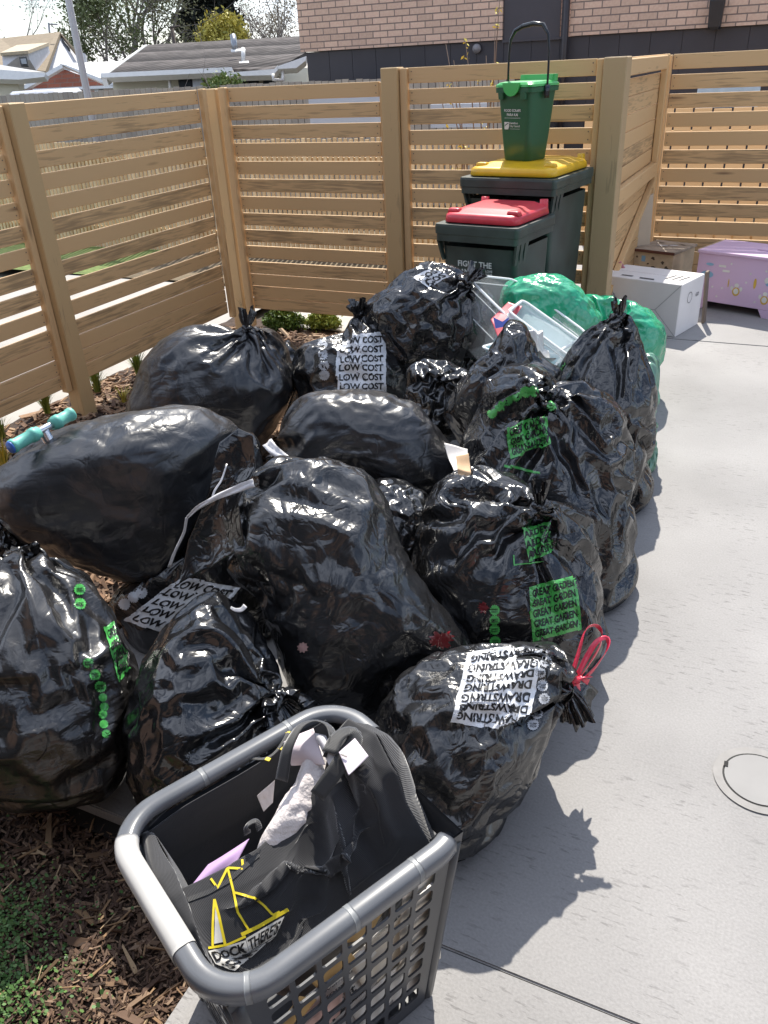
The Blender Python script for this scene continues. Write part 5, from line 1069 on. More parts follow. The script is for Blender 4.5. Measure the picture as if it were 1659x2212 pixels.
bag('B12', 'black garden bag tied on top with a flat green GREAT GARDEN print on its side', [(897, 1215), (915, 1150), (940, 1090), (975, 1045), (1020, 1014), (1075, 1007), (1125, 1030), (1175, 1068), (1235, 1080), (1280, 1120), (1296, 1190), (1288, 1290), (1288, 1395), (1230, 1450), (1120, 1480), (1010, 1440), (930, 1340), (890, 1280)], .30, .27, 116, F_SH, [dict(uv=(1160, 1108), a=1.25, out=.0, sink=.035, pleat=1.3, tail=(.085, .022), dir=(-.05, 1, .35), spread=.5)], .15, shell=S2, lump=.07)
bag('B13', 'black drawstring bag at the near right with white DRAWSTRING print and a red tie', [(812, 1600), (825, 1530), (860, 1475), (915, 1435), (975, 1410), (1050, 1395), (1120, 1378), (1190, 1375), (1215, 1400), (1225, 1450), (1210, 1520), (1175, 1590), (1165, 1650), (1120, 1725), (1060, 1785), (1005, 1845), (930, 1850), (850, 1800), (818, 1700)], .20, .22, 117, F_GR, [dict(uv=(1212, 1470), a=1.0, out=.01, w=-1, pleat=1.1)], .11, shell=(.032, .02))
bag('B14', 'shaded bag at the near left with a curved column of round green badges', [(-110, 1420), (-70, 1270), (-10, 1205), (60, 1186), (130, 1205), (190, 1250), (232, 1320), (270, 1400), (292, 1490), (290, 1580), (265, 1660), (215, 1712), (130, 1738), (20, 1740), (-70, 1700), (-110, 1580)], .29, .27, 118, film('pulled black film', (.014, .013, .013), .26, .9, lines=.8), [dict(uv=(45, 1200), a=1.0, out=.0)], .08, .9, (.03, .018), .03, .05, aniso=(0, 0, 1, .12))
bag('B15', 'black bag in front of the basket corner with its neck twisted towards the centre', [(278, 1590), (290, 1500), (315, 1430), (350, 1370), (395, 1320), (440, 1290), (480, 1292), (540, 1345), (590, 1420), (618, 1500), (625, 1600), (560, 1690), (470, 1750), (390, 1765), (320, 1745), (285, 1680)], .24, .24, 119, F_SH, [dict(uv=(588, 1505), a=1.15, out=.0, w=-1, pleat=1.2, tail=(.05, .05), dir=(.6, -.2, .6))], .10, shell=(.04, .024), lump=.08)
# green bags
GG = 'green plastic bags behind the clear tubs'
bag('G1', 'green plastic bag behind the clear tubs, in front of the bins', [(1082, 650), (1090, 615), (1120, 598), (1165, 593), (1215, 598), (1248, 618), (1272, 645), (1295, 690), (1280, 780), (1190, 800), (1110, 760)], .36, .20, 121, F_GN, (), .12, shell=S1, t=3.88, group=GG, cat='plastic bag', name='green_bag')
bag('G2', 'green plastic bag bulging in a ring beside the white carton', [(1213, 700), (1222, 660), (1255, 645), (1310, 641), (1360, 652), (1400, 672), (1432, 705), (1437, 745), (1425, 785), (1390, 810), (1320, 830), (1250, 790)], .33, .26, 122, F_GN, [dict(uv=(1292, 702), a=1.0, out=-.03, sink=.06)], .12, shell=S2, group=GG, cat='plastic bag', name='green_bag')
bag('G3', 'pale green film bag squeezed out along the right edge of the heap', [(1385, 790), (1405, 775), (1420, 800), (1418, 870), (1408, 950), (1396, 1030), (1380, 1050), (1362, 950), (1370, 850)], .22, .10, 123, film('pale green film', (.14, .30, .21), .25, .9), (), .2, shell=(.03, .02), group=GG, cat='plastic bag', name='green_bag')

T_ = {k: v[2] for k, v in BAGS.items()}
# white LOW COST block
q = [(728, 722), (836, 716), (836, 852), (727, 850)]; printed(T_['B2'], q, 'LOW COST', 6, BAGS['B2'][0], PW, INK, warp=5)
badges(T_['B2'], [(696, 742), (697, 765), (699, 790), (700, 812)], 12, BAGS['B2'][0], PGY, None, None)
printed(T_['B1'], [(892, 596), (945, 572), (985, 592), (930, 622)], 'COST', 2, BAGS['B1'][0], PW, INK, 24, 16)
printed(T_['B16'], [(392, 1248), (520, 1268), (430, 1392), (262, 1345)], 'LOW COST', 5, BAGS['B16'][0], PW, INK, warp=10)
badges(T_['B16'], [(268, 1306), (288, 1290), (306, 1280)], 14, BAGS['B16'][0], PGY, None, None)
# GREAT GARDEN block, loose piece of it by the knot, badge columns
printed(T_['B12'], [(1142, 1268), (1246, 1240), (1256, 1360), (1150, 1388)], 'GREAT GARDEN', 5, BAGS['B12'][0], PG, INK, warp=5)
printed(T_['B12'], [(1128, 1140), (1185, 1126), (1196, 1190), (1142, 1214)], 'ARDEN', 3, BAGS['B12'][0], PG, INK, 24, 24, sub=12, u0=.0, u1=1, warp=4)
badges(T_['B12'], [(1068, 1318), (1068, 1340), (1068, 1361), (1069, 1386)], 12, BAGS['B12'][0], PG, INK)
badges(T_['B11'], [(1062, 893), (1078, 878), (1096, 866), (1114, 857), (1134, 848), (1152, 846)], 13, BAGS['B11'][0], PG, None, None)
printed(T_['B11'], [(1092, 925), (1180, 892), (1186, 960), (1100, 990)], 'GREAT GARDEN', 3, BAGS['B11'][0], PG, INK, 40, 30, warp=5)
UV, Fc = grid(20, 12); stick('label_print', T_['B11'], [(1182, 868), (1204, 876), (1196, 888), (1180, 884)], UV, Fc, PG, BAGS['B11'][0])
UV, Fc = grid(26, 2); stick('label_print', T_['B11'], [(1086, 1002), (1165, 1018), (1165, 1023), (1086, 1007)], UV, Fc, PG, BAGS['B11'][0])
for q in ([(1110, 1218), (1172, 1212), (1172, 1214), (1110, 1221)], [(1108, 1198), (1111, 1198), (1113, 1221), (1110, 1221)]): UV, Fc = grid(20, 1); stick('label_print', T_['B12'], q, UV, Fc, PG, BAGS['B12'][0])
badges(T_['B14'], [(224, 1506), (227, 1526), (224, 1542), (226, 1563), (231, 1584)], 10, BAGS['B14'][0], PG, INK, None)
badges(T_['B14'], [(174, 1272), (175, 1303), (192, 1431), (207, 1457), (219, 1483)], 13, BAGS['B14'][0], PG, INK)
printed(T_['B14'], [(228, 1352), (262, 1330), (290, 1440), (262, 1470)], 'GREAT', 4, BAGS['B14'][0], PG, INK, 24, 30, sub=12)
printed(T_['B10'], [(1180, 760), (1212, 735), (1216, 800), (1196, 830)], 'GARDEN', 3, BAGS['B10'][0], PG, INK, 16, 20, sub=10)
# DRAWSTRING print is upside down: its first corner is at the lower right
q = [(1142, 1576), (972, 1562), (1010, 1404), (1180, 1380)]; printed(T_['B13'], q, 'DRAWSTRING', 7, BAGS['B13'][0], PW, INK, 60, 50, warp=8)
badges(T_['B13'], [(1178, 1402), (1180, 1428), (1168, 1452), (1172, 1480), (1176, 1508), (1160, 1540), (1152, 1564)], 13, BAGS['B13'][0], PGY, INK, 'TOP')
# torn hole on the centre bag
h = T_['B8']; V, Fc, _ = star(9, .36, .5); V2, F2 = cut(V, Fc, 5, 5); tq = [(640, 1388), (666, 1384), (668, 1410), (642, 1412)]
hp_o = stick('torn_hole', h, tq, V2, F2, mat('stuff seen in the tear', (.36, .22, .20), .6, .3, 40), BAGS['B8'][0], .0025, 2)

# red contents showing through the thin film
REDF = film('red showing through film', (.16, .006, .010), .24, 1.0)
for kk, (tq, sd_) in {'B8': ([(918, 1362), (985, 1352), (992, 1400), (925, 1408)], 3), 'B12': ([(1028, 1296), (1058, 1298), (1056, 1330), (1030, 1326)], 7)}.items():
    rs_ = np.random.RandomState(sd_); aa = np.linspace(0, 2*math.pi, 41)[:-1]; rr_ = .5*(1-.55*rs_.rand(40)); V2, F2 = cut(np.c_[.5+rr_*np.cos(aa), .5+rr_*np.sin(aa)], [tuple(range(40))], 8, 8)
    stick('thin_spot', T_[kk], tq, V2, F2, REDF, BAGS[kk][0], .0014, 3)

# drawstring: red tie gathered at the neck, two loops standing up, and the ruffled end of the bag
RED = film('red drawstring', (.72, .025, .075), .30, .5); b13 = BAGS['B13'][0]
kn = dep(1243, 1470, depth_at(1243, 1470, .30)); tn = depth_at(1243, 1470, .30)
def px(u, v, dt=0): return dep(u, v, tn+dt)
tail(px(1222, 1480), px(1250, 1515)-px(1222, 1480), .060, .045, F_SH, b13, 5, spread=.55, knot=False, bendv=(0, 0, -.03), name='gathered_end', r0=.02)
ds = MB()
ds.build  # noqa
ds_root = ribbon('drawstring', [px(1214, 1492, -.03), px(1238, 1450, -.05), px(1252, 1400, -.05), px(1264, 1356, -.05), px(1288, 1346, -.05), px(1304, 1366, -.04), px(1298, 1395, -.05), px(1278, 1430, -.05), px(1252, 1466, -.05)], .013, RED, b13, twist=2.2, crump=.0015)
ribbon('drawstring_loop', [px(1246, 1462, -.06), px(1262, 1430, -.06), px(1286, 1385, -.06), px(1310, 1372, -.05), px(1318, 1380, -.05), px(1312, 1405, -.06), px(1288, 1440, -.06), px(1258, 1470, -.06)], .012, RED, ds_root, twist=-1.6, crump=.0015)
for k, (u, v) in enumerate(((1276, 1462), (1272, 1472), (1252, 1486), (1216, 1494), (1236, 1488))): ribbon('drawstring_end', [px(1240, 1470, -.065), px((1240+u)/2, (1470+v)/2-4, -.075), px(u, v, -.06)], (.012, .016), RED, ds_root, twist=.8+k, crump=.002)
mb = MB(); mb.tube([px(1232, 1474, -.062), px(1240, 1466, -.07), px(1250, 1470, -.066)], [.007, .011, .008], 10); mb.build('drawstring_knot', RED, ds_root, True)

# white tapes
def rp(pts): return [dep(u, v, t) for u, v, t in pts]
TAPE = mat('white plastic tape', (.66, .65, .66), .35, .08, 14, .4, 30, coat=.2)
o = ribbon('white_tape', rp([(404, 1118, 2.08), (425, 1098, 2.06), (470, 1072, 2.03), (515, 1055, 2.0), (548, 1043, 1.99)]), (.007, .022), TAPE, None, up=-cF, twist=.15, crump=.002); tag(o, 'flat white tape tied across the dark gap left of the centre bag', 'tape')
o = ribbon('white_tape', rp([(404, 1118, 2.08), (398, 1150, 2.1), (378, 1190, 2.12), (366, 1225, 2.14)]), (.006, .008), TAPE, None, up=-cF, twist=.6, crump=.002); tag(o, 'thin end of white tape hanging down along the edge of the big smooth bag', 'tape')
o = ribbon('white_tape', rp([(577, 955, 2.44), (590, 972, 2.42), (615, 990, 2.40), (650, 1012, 2.38)]), (.034, .022), TAPE, None, up=-cF, twist=.5, crump=.003); tag(o, 'short white tape sticking out under the left end of the smooth middle bag', 'tape')
o = ribbon('white_tape', rp([(490, 1002, 2.1), (478, 1040, 2.09), (462, 1060, 2.08), (458, 1080, 2.08)]), (.004, .006), TAPE, None, up=-cF); tag(o, 'very thin white strip on the dark flap beside the big smooth bag', 'tape')
# hanging flap of film between the left and centre bags
G = coons(rp([(478, 958, 2.13), (515, 925, 2.12), (548, 940, 2.1)]), rp([(380, 1260, 2.13), (440, 1230, 2.12), (530, 1180, 2.06)]), rp([(478, 958, 2.13), (455, 1060, 2.12), (400, 1170, 2.14), (380, 1260, 2.13)]), rp([(548, 940, 2.1), (552, 1010, 2.09), (520, 1090, 2.06), (530, 1180, 2.06)]), 50, 60)
o = sheet('film_flap', G, F_SH, None, .0008, .010, 3.2, 7, bulge=-.02); tag(o, 'loose flap of black film hanging between the big smooth bag and the centre bag', 'plastic film')
G = coons(rp([(765, 1000, 2.3), (768, 930, 2.33), (770, 862, 2.42)]), rp([(742, 1012, 2.32), (760, 1010, 2.32), (776, 1015, 2.32)]), rp([(765, 1000, 2.3), (755, 1006, 2.31), (742, 1012, 2.32)]), rp([(770, 862, 2.42), (772, 950, 2.36), (776, 1015, 2.32)]), 24, 14)
# crumpled white paper between the bags
def crump_sheet(name, quad, m, label, cat, noise=.008, seed=1, nf=5, thick=.0012, n=26, bulge=0, parent=None, print_=None):
    P = [dep(*q) for q in quad]; G = coons([P[0], P[1]], [P[3], P[2]], [P[0], P[3]], [P[1], P[2]], n, n); o = sheet(name, G, m, parent, thick, noise, nf, seed, bulge)
    if label: tag(o, label, cat)
    return o
PAPER = mat('white paper', (.68, .64, .60), .6, .06, 10)
crump_sheet('paper', [(962, 950, 2.52), (1012, 965, 2.52), (1016, 1030, 2.45), (985, 1035, 2.45)], PAPER, 'crumpled white paper packet between the smooth middle bag and the garden bags', 'paper', .010, 3, 7)
crump_sheet('cloth', [(985, 985, 2.44), (1012, 978, 2.44), (1018, 1028, 2.40), (990, 1034, 2.40)], mat('orange cloth', (.55, .36, .20), .7), 'small scrap of tan cloth below the crumpled white paper', 'cloth', .006, 5, 9)
# curved white scrap on the dark front bag
o = ribbon('white_tape', rp([(498, 1312, 1.80), (508, 1318, 1.79), (522, 1318, 1.79), (530, 1308, 1.79)]), (.006, .012), TAPE, None, up=-cF, twist=.4); tag(o, 'small curled white scrap on the neck of the front bag by the basket', 'tape')

# ------------------------------------------------------------------ clear storage tubs
def clear(name, col=(.86, .90, .90), a=.34, rough=.18):
    m, nt, b = newmat(name); b.inputs['Base Color'].default_value = (*col, 1); b.inputs['Alpha'].default_value = a; b.inputs['Roughness'].default_value = rough; b.inputs['IOR'].default_value = 1.49; b.inputs['Coat Weight'].default_value = .5
    tc = N(nt, 'ShaderNodeTexCoord'); nz = N(nt, 'ShaderNodeTexNoise', Scale=6.0, Detail=3.0); nt.links.new(tc.outputs['Object'], nz.inputs['Vector']); mr = N(nt, 'ShaderNodeMapRange'); mr.inputs['To Min'].default_value = a*.75; mr.inputs['To Max'].default_value = a*1.25; nt.links.new(nz.outputs[0], mr.inputs['Value']); nt.links.new(mr.outputs[0], b.inputs['Alpha'])
    return m
CLR = clear('clear tub plastic', (.92, .94, .94), a=.15); CLE = clear('clear rim plastic', (.92, .95, .95), .75, .15)
def tub(name, rim, dvec, shrink, label, m, me, wall=.0025):
    """rim: 4 corners in 3d; dvec: from rim to base"""
    R4 = np.array(rim); c = R4.mean(0); B4 = c+(R4-c)*shrink+np.array(dvec); r = empty(name); mb = MB()
    def soft(Q, k=5, f=.12):
        o = []
        for i in range(4):
            a, b, d = Q[i-1], Q[i], Q[(i+1) % 4]
            for j in range(k+1): t = j/k; p0 = b+(a-b)*f; p2 = b+(d-b)*f; o.append((1-t)**2*p0+2*t*(1-t)*b+t*t*p2)
        return o
    A, Bb = soft(R4), soft(B4); n = len(A); mb.add(A+Bb, [(i, (i+1) % n, n+(i+1) % n, n+i) for i in range(n)]+[tuple(range(n, 2*n))]); w = mb.build('tub_body', m, r, True)
    so = w.modifiers.new('s', 'SOLIDIFY'); so.thickness = wall
    mb = MB(); mb.tube(A, .008, 8, closed=True, flat=.6); mb.build('rim', me, r, True)
    nrm = -np.array(dvec)/np.linalg.norm(dvec); mb = MB()
    for f in (.12, .5): P = [A[i]*(1-f)+Bb[i]*f for i in range(n)]; mb.tube(P, .0025, 6, closed=True)
    mb.build('ridge', me, r, True); tag(r, label, 'storage tub', 'clear storage tubs'); return r
tub('storage_tub', rp([(1003, 592, 3.68), (1112, 604, 3.80), (1272, 722, 3.60), (1185, 772, 3.45)]), dep(1080, 770, 3.75)-dep(1140, 680, 3.65)+np.array([0, 0, -.04]), .80, 'large clear plastic tub tipped on its side against the green bags', CLR, CLE)
tub('storage_tub', rp([(1098, 672, 3.50), (1130, 648, 3.60), (1262, 742, 3.50), (1238, 775, 3.38)]), dep(1120, 765, 3.58)-dep(1180, 705, 3.50)+np.array([0, 0, -.02]), .8, 'smaller clear tub lying inside the tipped clear tub', clear('frosted tub', (.75, .88, .92), .55), CLE)
tub('storage_tub', rp([(1040, 750, 3.42), (1095, 735, 3.52), (1215, 772, 3.48), (1190, 800, 3.36)]), np.array([0, .02, -.06]), .85, 'pale blue plastic tub under the clear tubs', clear('pale blue tub', (.45, .72, .80), .85), CLE)
cont = crump_sheet('packet', [(1060, 690, 3.56), (1098, 652, 3.60), (1128, 662, 3.56), (1078, 735, 3.48)], mat('pink red packet', (.60, .07, .10), .35, .1), 'pink and red packet inside the tipped clear tub', 'packet', .004, 2, 4)
flat_poly([(0, 0), (.05, .01), (.06, .05), (.03, .03), (-.01, .05)], dep(1070, 710, 3.50), cR, cU, mat('blue star print', (.10, .14, .5), .4), cont, .004)
o = crump_sheet('plastic_sheet', [(1100, 722, 3.42), (1165, 712, 3.44), (1205, 765, 3.34), (1115, 768, 3.32)], mat('white plastic wrap', (.74, .74, .72), .25, .05, 10, coat=.4), 'crumpled white plastic wrap glaring in the sun in front of the clear tubs', 'plastic wrap', .030, 4, 9, bulge=.04, n=44)
# ------------------------------------------------------------------ laundry basket
HR = .50; BK_ = mat('dark grey basket plastic', (.045, .048, .055), .34, .18, 7); RIM = mat('worn grey rim plastic', (.125, .132, .145), .25, .14, 9); HAN = mat('light grey handle plastic', (.47, .46, .44), .42, .05, 10)
bx, by, brz = -.585, .752, R_(63.5); BM = MT(bx, by, 0, brz); LX, LY = .455, .375
bk = empty('laundry_basket'); tag(bk, 'dark grey lattice laundry basket with a light grey handle, full of papers and a tote', 'laundry basket')
def sidept(side, s, hgt, off=0):
    """s along the side 0..1, hgt 0..1; side 0: +x end, 1: -y long, 2: -x end, 3: +y long"""
    k = .80+.20*hgt; w, d = LX*k/2, LY*k/2; z = .012+(HR-.03)*hgt
    c = {0: (w+off, -d+2*d*s), 1: (-w+2*w*s, -d-off), 2: (-w-off, d-2*d*s), 3: (w-2*w*s, d+off)}[side]; return BM @ Vector((c[0], c[1], z))
def lattice(side, ncol, nrow, s0, s1, h0, h1, hh=.72, hw=.80, thick=.004, off=0):
    mb = MB(); ds, dh = (s1-s0)/ncol, (h1-h0)/nrow
    for i in range(ncol):
        for j in range(nrow):
            sh = (i % 2)*dh*.5; cs, ch = s0+(i+.5)*ds, h0+(j+.5)*dh
            lo_h = h0+j*dh; hi_h = lo_h+dh
            O = [(cs-ds/2, lo_h), (cs+ds/2, lo_h), (cs+ds/2, hi_h), (cs-ds/2, hi_h)]; O8 = []
            for k in range(4): a, b = O[k], O[(k+1) % 4]; O8 += [a, ((a[0]*2+b[0])/3, (a[1]*2+b[1])/3), ((a[0]+b[0]*2)/3, (a[1]+b[1]*2)/3)]
            rx, rz_ = ds/2*hw, dh/2*hh; c3 = .34
            I = []
            for (sx, sz, sw) in ((-1, -1, 0), (1, -1, 1), (1, 1, 0), (-1, 1, 1)):
                a = (cs+sx*rx, ch+sz*rz_*(1-c3*1.2)); m_ = (cs+sx*rx*(1-.12), ch+sz*rz_*(1-.12)); b = (cs+sx*rx*(1-c3*1.0), ch+sz*rz_)
                I += ([a, m_, b] if sw == 0 else [b, m_, a])
            I = I[1:]+I[:1]; I = [I[(k) % 12] for k in range(12)]
            # skew like the moulded pattern
            f = [(sidept(side, p[0], p[1], off)) for p in O8]; g = [sidept(side, p[0], p[1], off) for p in I]; f2 = [sidept(side, p[0], p[1], off-thick) for p in O8]; g2 = [sidept(side, p[0], p[1], off-thick) for p in I]
            # align rings by nearest start
            A = np.array(O8)-np.array([cs, ch]); Bq = np.array(I)-np.array([cs, ch]); A = A/np.array([ds, dh]); Bq = Bq/np.array([ds, dh])
            st = min(range(12), key=lambda r: sum(np.linalg.norm(A[k]-Bq[(k+r) % 12]) for k in range(12))); g = [g[(k+st) % 12] for k in range(12)]; g2 = [g2[(k+st) % 12] for k in range(12)]
            mb.add(f+g+f2+g2, [(k, (k+1) % 12, 12+(k+1) % 12, 12+k) for k in range(12)]+[(24+k, 36+k, 36+(k+1) % 12, 24+(k+1) % 12) for k in range(12)]+[(12+k, 12+(k+1) % 12, 36+(k+1) % 12, 36+k) for k in range(12)])
    return mb
def solid(side, s0, s1, h0, h1, thick=.004, n=4, off=0):
    mb = MB(); vs = []
    for o_ in (off, off-thick):
        for j in range(2):
            for i in range(n+1): vs.append(sidept(side, s0+(s1-s0)*i/n, (h0, h1)[j], o_))
    m_ = n+1; mb.add(vs, [(i, i+1, m_+i+1, m_+i) for i in range(n)]+[(2*m_+i, 3*m_+i, 3*m_+i+1, 2*m_+i+1) for i in range(n)]+[(0, 2*m_, 2*m_+1, 1), (m_, 2*m_-1, 4*m_-1, 3*m_)][:0]); return mb
for side, nc in ((1, 7), (3, 7), (0, 6), (2, 6)):
    mb = lattice(side, nc, 8, .11, .89, .05, .90)
    for a, b, c, d in ((.0, .11, .0, 1.0), (.89, 1.0, .0, 1.0), (.11, .89, 0, .05), (.11, .89, .90, 1.0)):
        q = solid(side, a, b, c, d); mb.add(q.v, q.f)
    if side == 0:   # the far short end is pressed down under the tote
        pass
    mb.build('lattice_side', BK_, bk, False)
# rounded corner posts hide the butt joints
for sx in (-1, 1):
    for sy in (-1, 1):
        mb = MB(); P = []
        for hgt in np.linspace(0, .955, 6): k = .80+.20*hgt; P.append(BM @ Vector((sx*(LX*k/2-.012), sy*(LY*k/2-.012), .012+(HR-.03)*hgt)))
        mb.tube(P, .0165, 12); mb.build('corner', BK_, bk, True)
mb = MB(); loft(mb, [(.004, LX*.80, LY*.80, .03, 0, 0), (.016, LX*.80, LY*.80, .03, 0, 0)], BM); mb.build('base', BK_, bk)
# rim: a fat rolled edge round three sides, open over the far short end
def rimpath(t0, t1, n=60, r=.085, ox=.012):
    w, d = LX/2+ox, LY/2+ox
    segs = [((w, -d+r), (w, d-r))]; pts = []
    cor = [((w-r, d-r), 0), ((-w+r, d-r), 90), ((-w+r, -d+r), 180), ((w-r, -d+r), 270)]
    P = []
    for (c_, a0) in cor:
        for k in range(9): a = R_(a0+90*k/8); P.append((c_[0]+r*math.cos(a), c_[1]+r*math.sin(a)))
    P = np.array(P+[P[0]]); s = np.r_[0, np.cumsum(np.linalg.norm(np.diff(P, axis=0), axis=1))]; S = s[-1]; tt = np.linspace(t0, t1, n)*S
    return [(np.interp(t % S, s, P[:, 0]), np.interp(t % S, s, P[:, 1])) for t in tt], S
def rim_piece(name, t0, t1, m, rw=.0185, rh=.0140, parent=None, n=60, zoff=0, cap=True):
    P, S = rimpath(t0, t1, n); P3 = [np.array(BM @ Vector((p[0], p[1], HR+zoff))) for p in P]; mb = MB(); prof = []
    for k in range(14): a = 2*math.pi*k/14; ca, sa = math.cos(a), math.sin(a); prof.append((np.sign(ca)*abs(ca)**.75*rw, np.sign(sa)*abs(sa)**.8*rh-(.010 if sa < -.3 and ca > 0 else 0)))
    vs = []
    for i, p in enumerate(P3):
        d = P3[min(i+1, n-1)]-P3[max(i-1, 0)]; d /= np.linalg.norm(d); out = np.cross(d, [0, 0, 1])
        for (a, b) in prof: vs.append(p+out*a+np.array([0, 0, b]))
    k = len(prof); fs = [(i*k+j, i*k+(j+1) % k, (i+1)*k+(j+1) % k, (i+1)*k+j) for i in range(n-1) for j in range(k)]+[tuple(range(k)), tuple((n-1)*k+j for j in range(k))[::-1]]
    mb.add(vs, fs); return mb.build(name, m, parent, True)
# path parameter 0 is at the start of the (+x,+y) corner; goes +y side, -x end, -y side, +x end
_, S_ = rimpath(0, 1, 10)
rim_piece('rim', -.022, .335, RIM, parent=bk, n=80); rim_piece('rim', .475, .795, RIM, parent=bk, n=80)
SEAM = mat('moulding seam', (.20, .21, .22), .35)
for t_ in (.10, .215, .555, .665, .745): rim_piece('rim_seam', t_, t_+.006, SEAM, .0188, .0143, bk, 5)
rim_piece('handle', .328, .482, HAN, .020, .0155, bk, 40)
rim_piece('broken_edge', .86, .975, BK_, .004, .004, bk, 30, -.07)
# ------------------------------------------------------------------ what is in the basket
def bp(u, v, z): return gz(u, v, z)
def cz(T, B, L, R2, n=40, m_=40): return coons([bp(*q) for q in T], [bp(*q) for q in B], [bp(*q) for q in L], [bp(*q) for q in R2], n, m_)
def fabric(name, col, rough=.75):
    m, nt, b = newmat(name); L = nt.links.new; tc = N(nt, 'ShaderNodeTexCoord'); b.inputs['Base Color'].default_value = (*col, 1); b.inputs['Roughness'].default_value = rough; b.inputs['Sheen Weight'].default_value = .5; b.inputs['Sheen Roughness'].default_value = .4
    w = N(nt, 'ShaderNodeTexWave', bands_direction='DIAGONAL', Scale=190.0); L(tc.outputs['Object'], w.inputs['Vector']); w2 = N(nt, 'ShaderNodeTexNoise', Scale=22.0, Detail=5.0); L(tc.outputs['Object'], w2.inputs['Vector']); ad = N(nt, 'ShaderNodeMath', operation='MULTIPLY_ADD'); ad.inputs[1].default_value = 2.2; L(w2.outputs[0], ad.inputs[0]); L(w.outputs[1], ad.inputs[2])
    bp_ = N(nt, 'ShaderNodeBump', Strength=.35, Distance=.0025); L(ad.outputs[0], bp_.inputs['Height']); L(bp_.outputs[0], b.inputs['Normal']); return m
TOTE = fabric('black woven tote', (.024, .024, .027)); YEL = mat('yellow print', (.80, .62, .02), .55, .05, 20); TPW = mat('tote white print', (.62, .60, .56), .6, .05, 20)
tote = empty('tote_bag'); tag(tote, 'black woven tote bag with yellow line drawing stuffed in the laundry basket', 'tote bag')
# near face: from its mouth edge down to the inner near rim
A1 = [(385, 1925, .475), (440, 1895, .49), (500, 1862, .50), (545, 1830, .50), (600, 1775, .52), (660, 1718, .545), (700, 1668, .56), (720, 1600, .58), (762, 1562, .60)]
B1 = [(445, 2062, .46), (500, 2120, .40), (560, 2160, .37), (640, 2120, .38), (740, 2020, .40), (850, 1900, .43), (925, 1820, .45)]
L1 = [(385, 1925, .475), (400, 1985, .47), (445, 2062, .46)]; R1 = [(762, 1562, .60), (815, 1590, .60), (850, 1660, .57), (872, 1730, .52), (925, 1820, .45)]
Gf = cz(A1, B1, L1, R1, 90, 80)
def folds(G, L_, seed=0):
    mm, n = G.shape[:2]; uu, vv = np.meshgrid(np.linspace(0, 1, n), np.linspace(0, 1, mm)); P = G.reshape(-1, 3); F_ = [(j*n+i, (j+1)*n+i, (j+1)*n+i+1) for j in range(mm-1) for i in range(n-1)]+[(j*n+i, (j+1)*n+i+1, j*n+i+1) for j in range(mm-1) for i in range(n-1)]
    NN = normals(P, np.array(F_)).reshape(mm, n, 3); D = np.zeros((mm, n))
    for (u0, v0, u1, v1, w, a) in L_:
        dx, dy = u1-u0, v1-v0; l2 = dx*dx+dy*dy; t = np.clip(((uu-u0)*dx+(vv-v0)*dy)/l2, 0, 1); d = np.hypot(uu-u0-t*dx, vv-v0-t*dy); D += a*np.exp(-(d/w)**1.4)*(.35+.65*np.sin(np.pi*np.clip(t, .05, .95)))
    e = np.minimum(np.minimum(uu, 1-uu)*9, np.minimum(vv*5, (1-vv)*8)); return G+NN*(D*np.clip(e, 0, 1))[..., None]
Gf = folds(Gf, [(.62, .05, .50, .80, .045, -.022), (.70, .10, .66, .92, .040, .020), (.80, .06, .80, .90, .035, -.020), (.88, .05, .90, .80, .03, .016), (.42, .25, .60, .62, .035, .012), (.20, .35, .45, .30, .03, .010), (.55, .55, .85, .62, .03, .014), (.15, .75, .50, .70, .03, -.010), (.95, .2, .75, .55, .025, .012)])
front = sheet('front_panel', Gf, TOTE, tote, .0016, .015, 2.2, 21)
# far face lying against the far side
A2 = [(318, 1795, .475), (400, 1740, .49), (500, 1680, .495), (600, 1620, .50), (650, 1590, .51), (705, 1556, .53)]
B2_ = [(420, 1960, .30), (500, 1900, .28), (580, 1830, .27), (660, 1750, .28), (740, 1680, .30)]
Gb = cz(A2, B2_, [(318, 1795, .475), (350, 1880, .38), (420, 1960, .30)], [(705, 1556, .53), (740, 1620, .40), (740, 1680, .30)], 60, 40); sheet('back_panel', Gb, TOTE, tote, .0016, .006, 3, 22)
# side gusset folded over the handle end
Gs = cz([(305, 1800, .47), (318, 1795, .475), (332, 1800, .47)], [(425, 2080, .44), (436, 2075, .45), (447, 2065, .46)], [(305, 1800, .47), (335, 1930, .45), (425, 2080, .44)], [(332, 1800, .47), (372, 1880, .50), (385, 1925, .50), (415, 2000, .49), (447, 2065, .46)], 20, 40); sheet('gusset', Gs, TOTE, tote, .0016, .004, 5, 23, bulge=.016)
Gi = cz([(318, 1795, .475), (340, 1805, .47), (360, 1850, .47), (385, 1925, .475)], [(420, 1960, .30), (430, 1962, .30), (440, 1965, .30), (450, 1970, .30)], [(318, 1795, .475), (370, 1880, .38), (420, 1960, .30)], [(385, 1925, .475), (420, 1950, .38), (450, 1970, .30)], 20, 20); sheet('gusset', Gi, TOTE, tote, .0016, .003, 5, 24)
# right side draped over the low far end
Gr = cz([(762, 1562, .60), (790, 1566, .595), (812, 1590, .575)], [(925, 1820, .45), (935, 1812, .44), (945, 1800, .40)], [(762, 1562, .60), (815, 1590, .60), (850, 1660, .57), (872, 1730, .52), (925, 1820, .45)], [(812, 1590, .575), (862, 1650, .50), (890, 1720, .44), (945, 1800, .40)], 24, 60); sheet('side_panel', Gr, TOTE, tote, .0016, .005, 5, 25, bulge=.012)
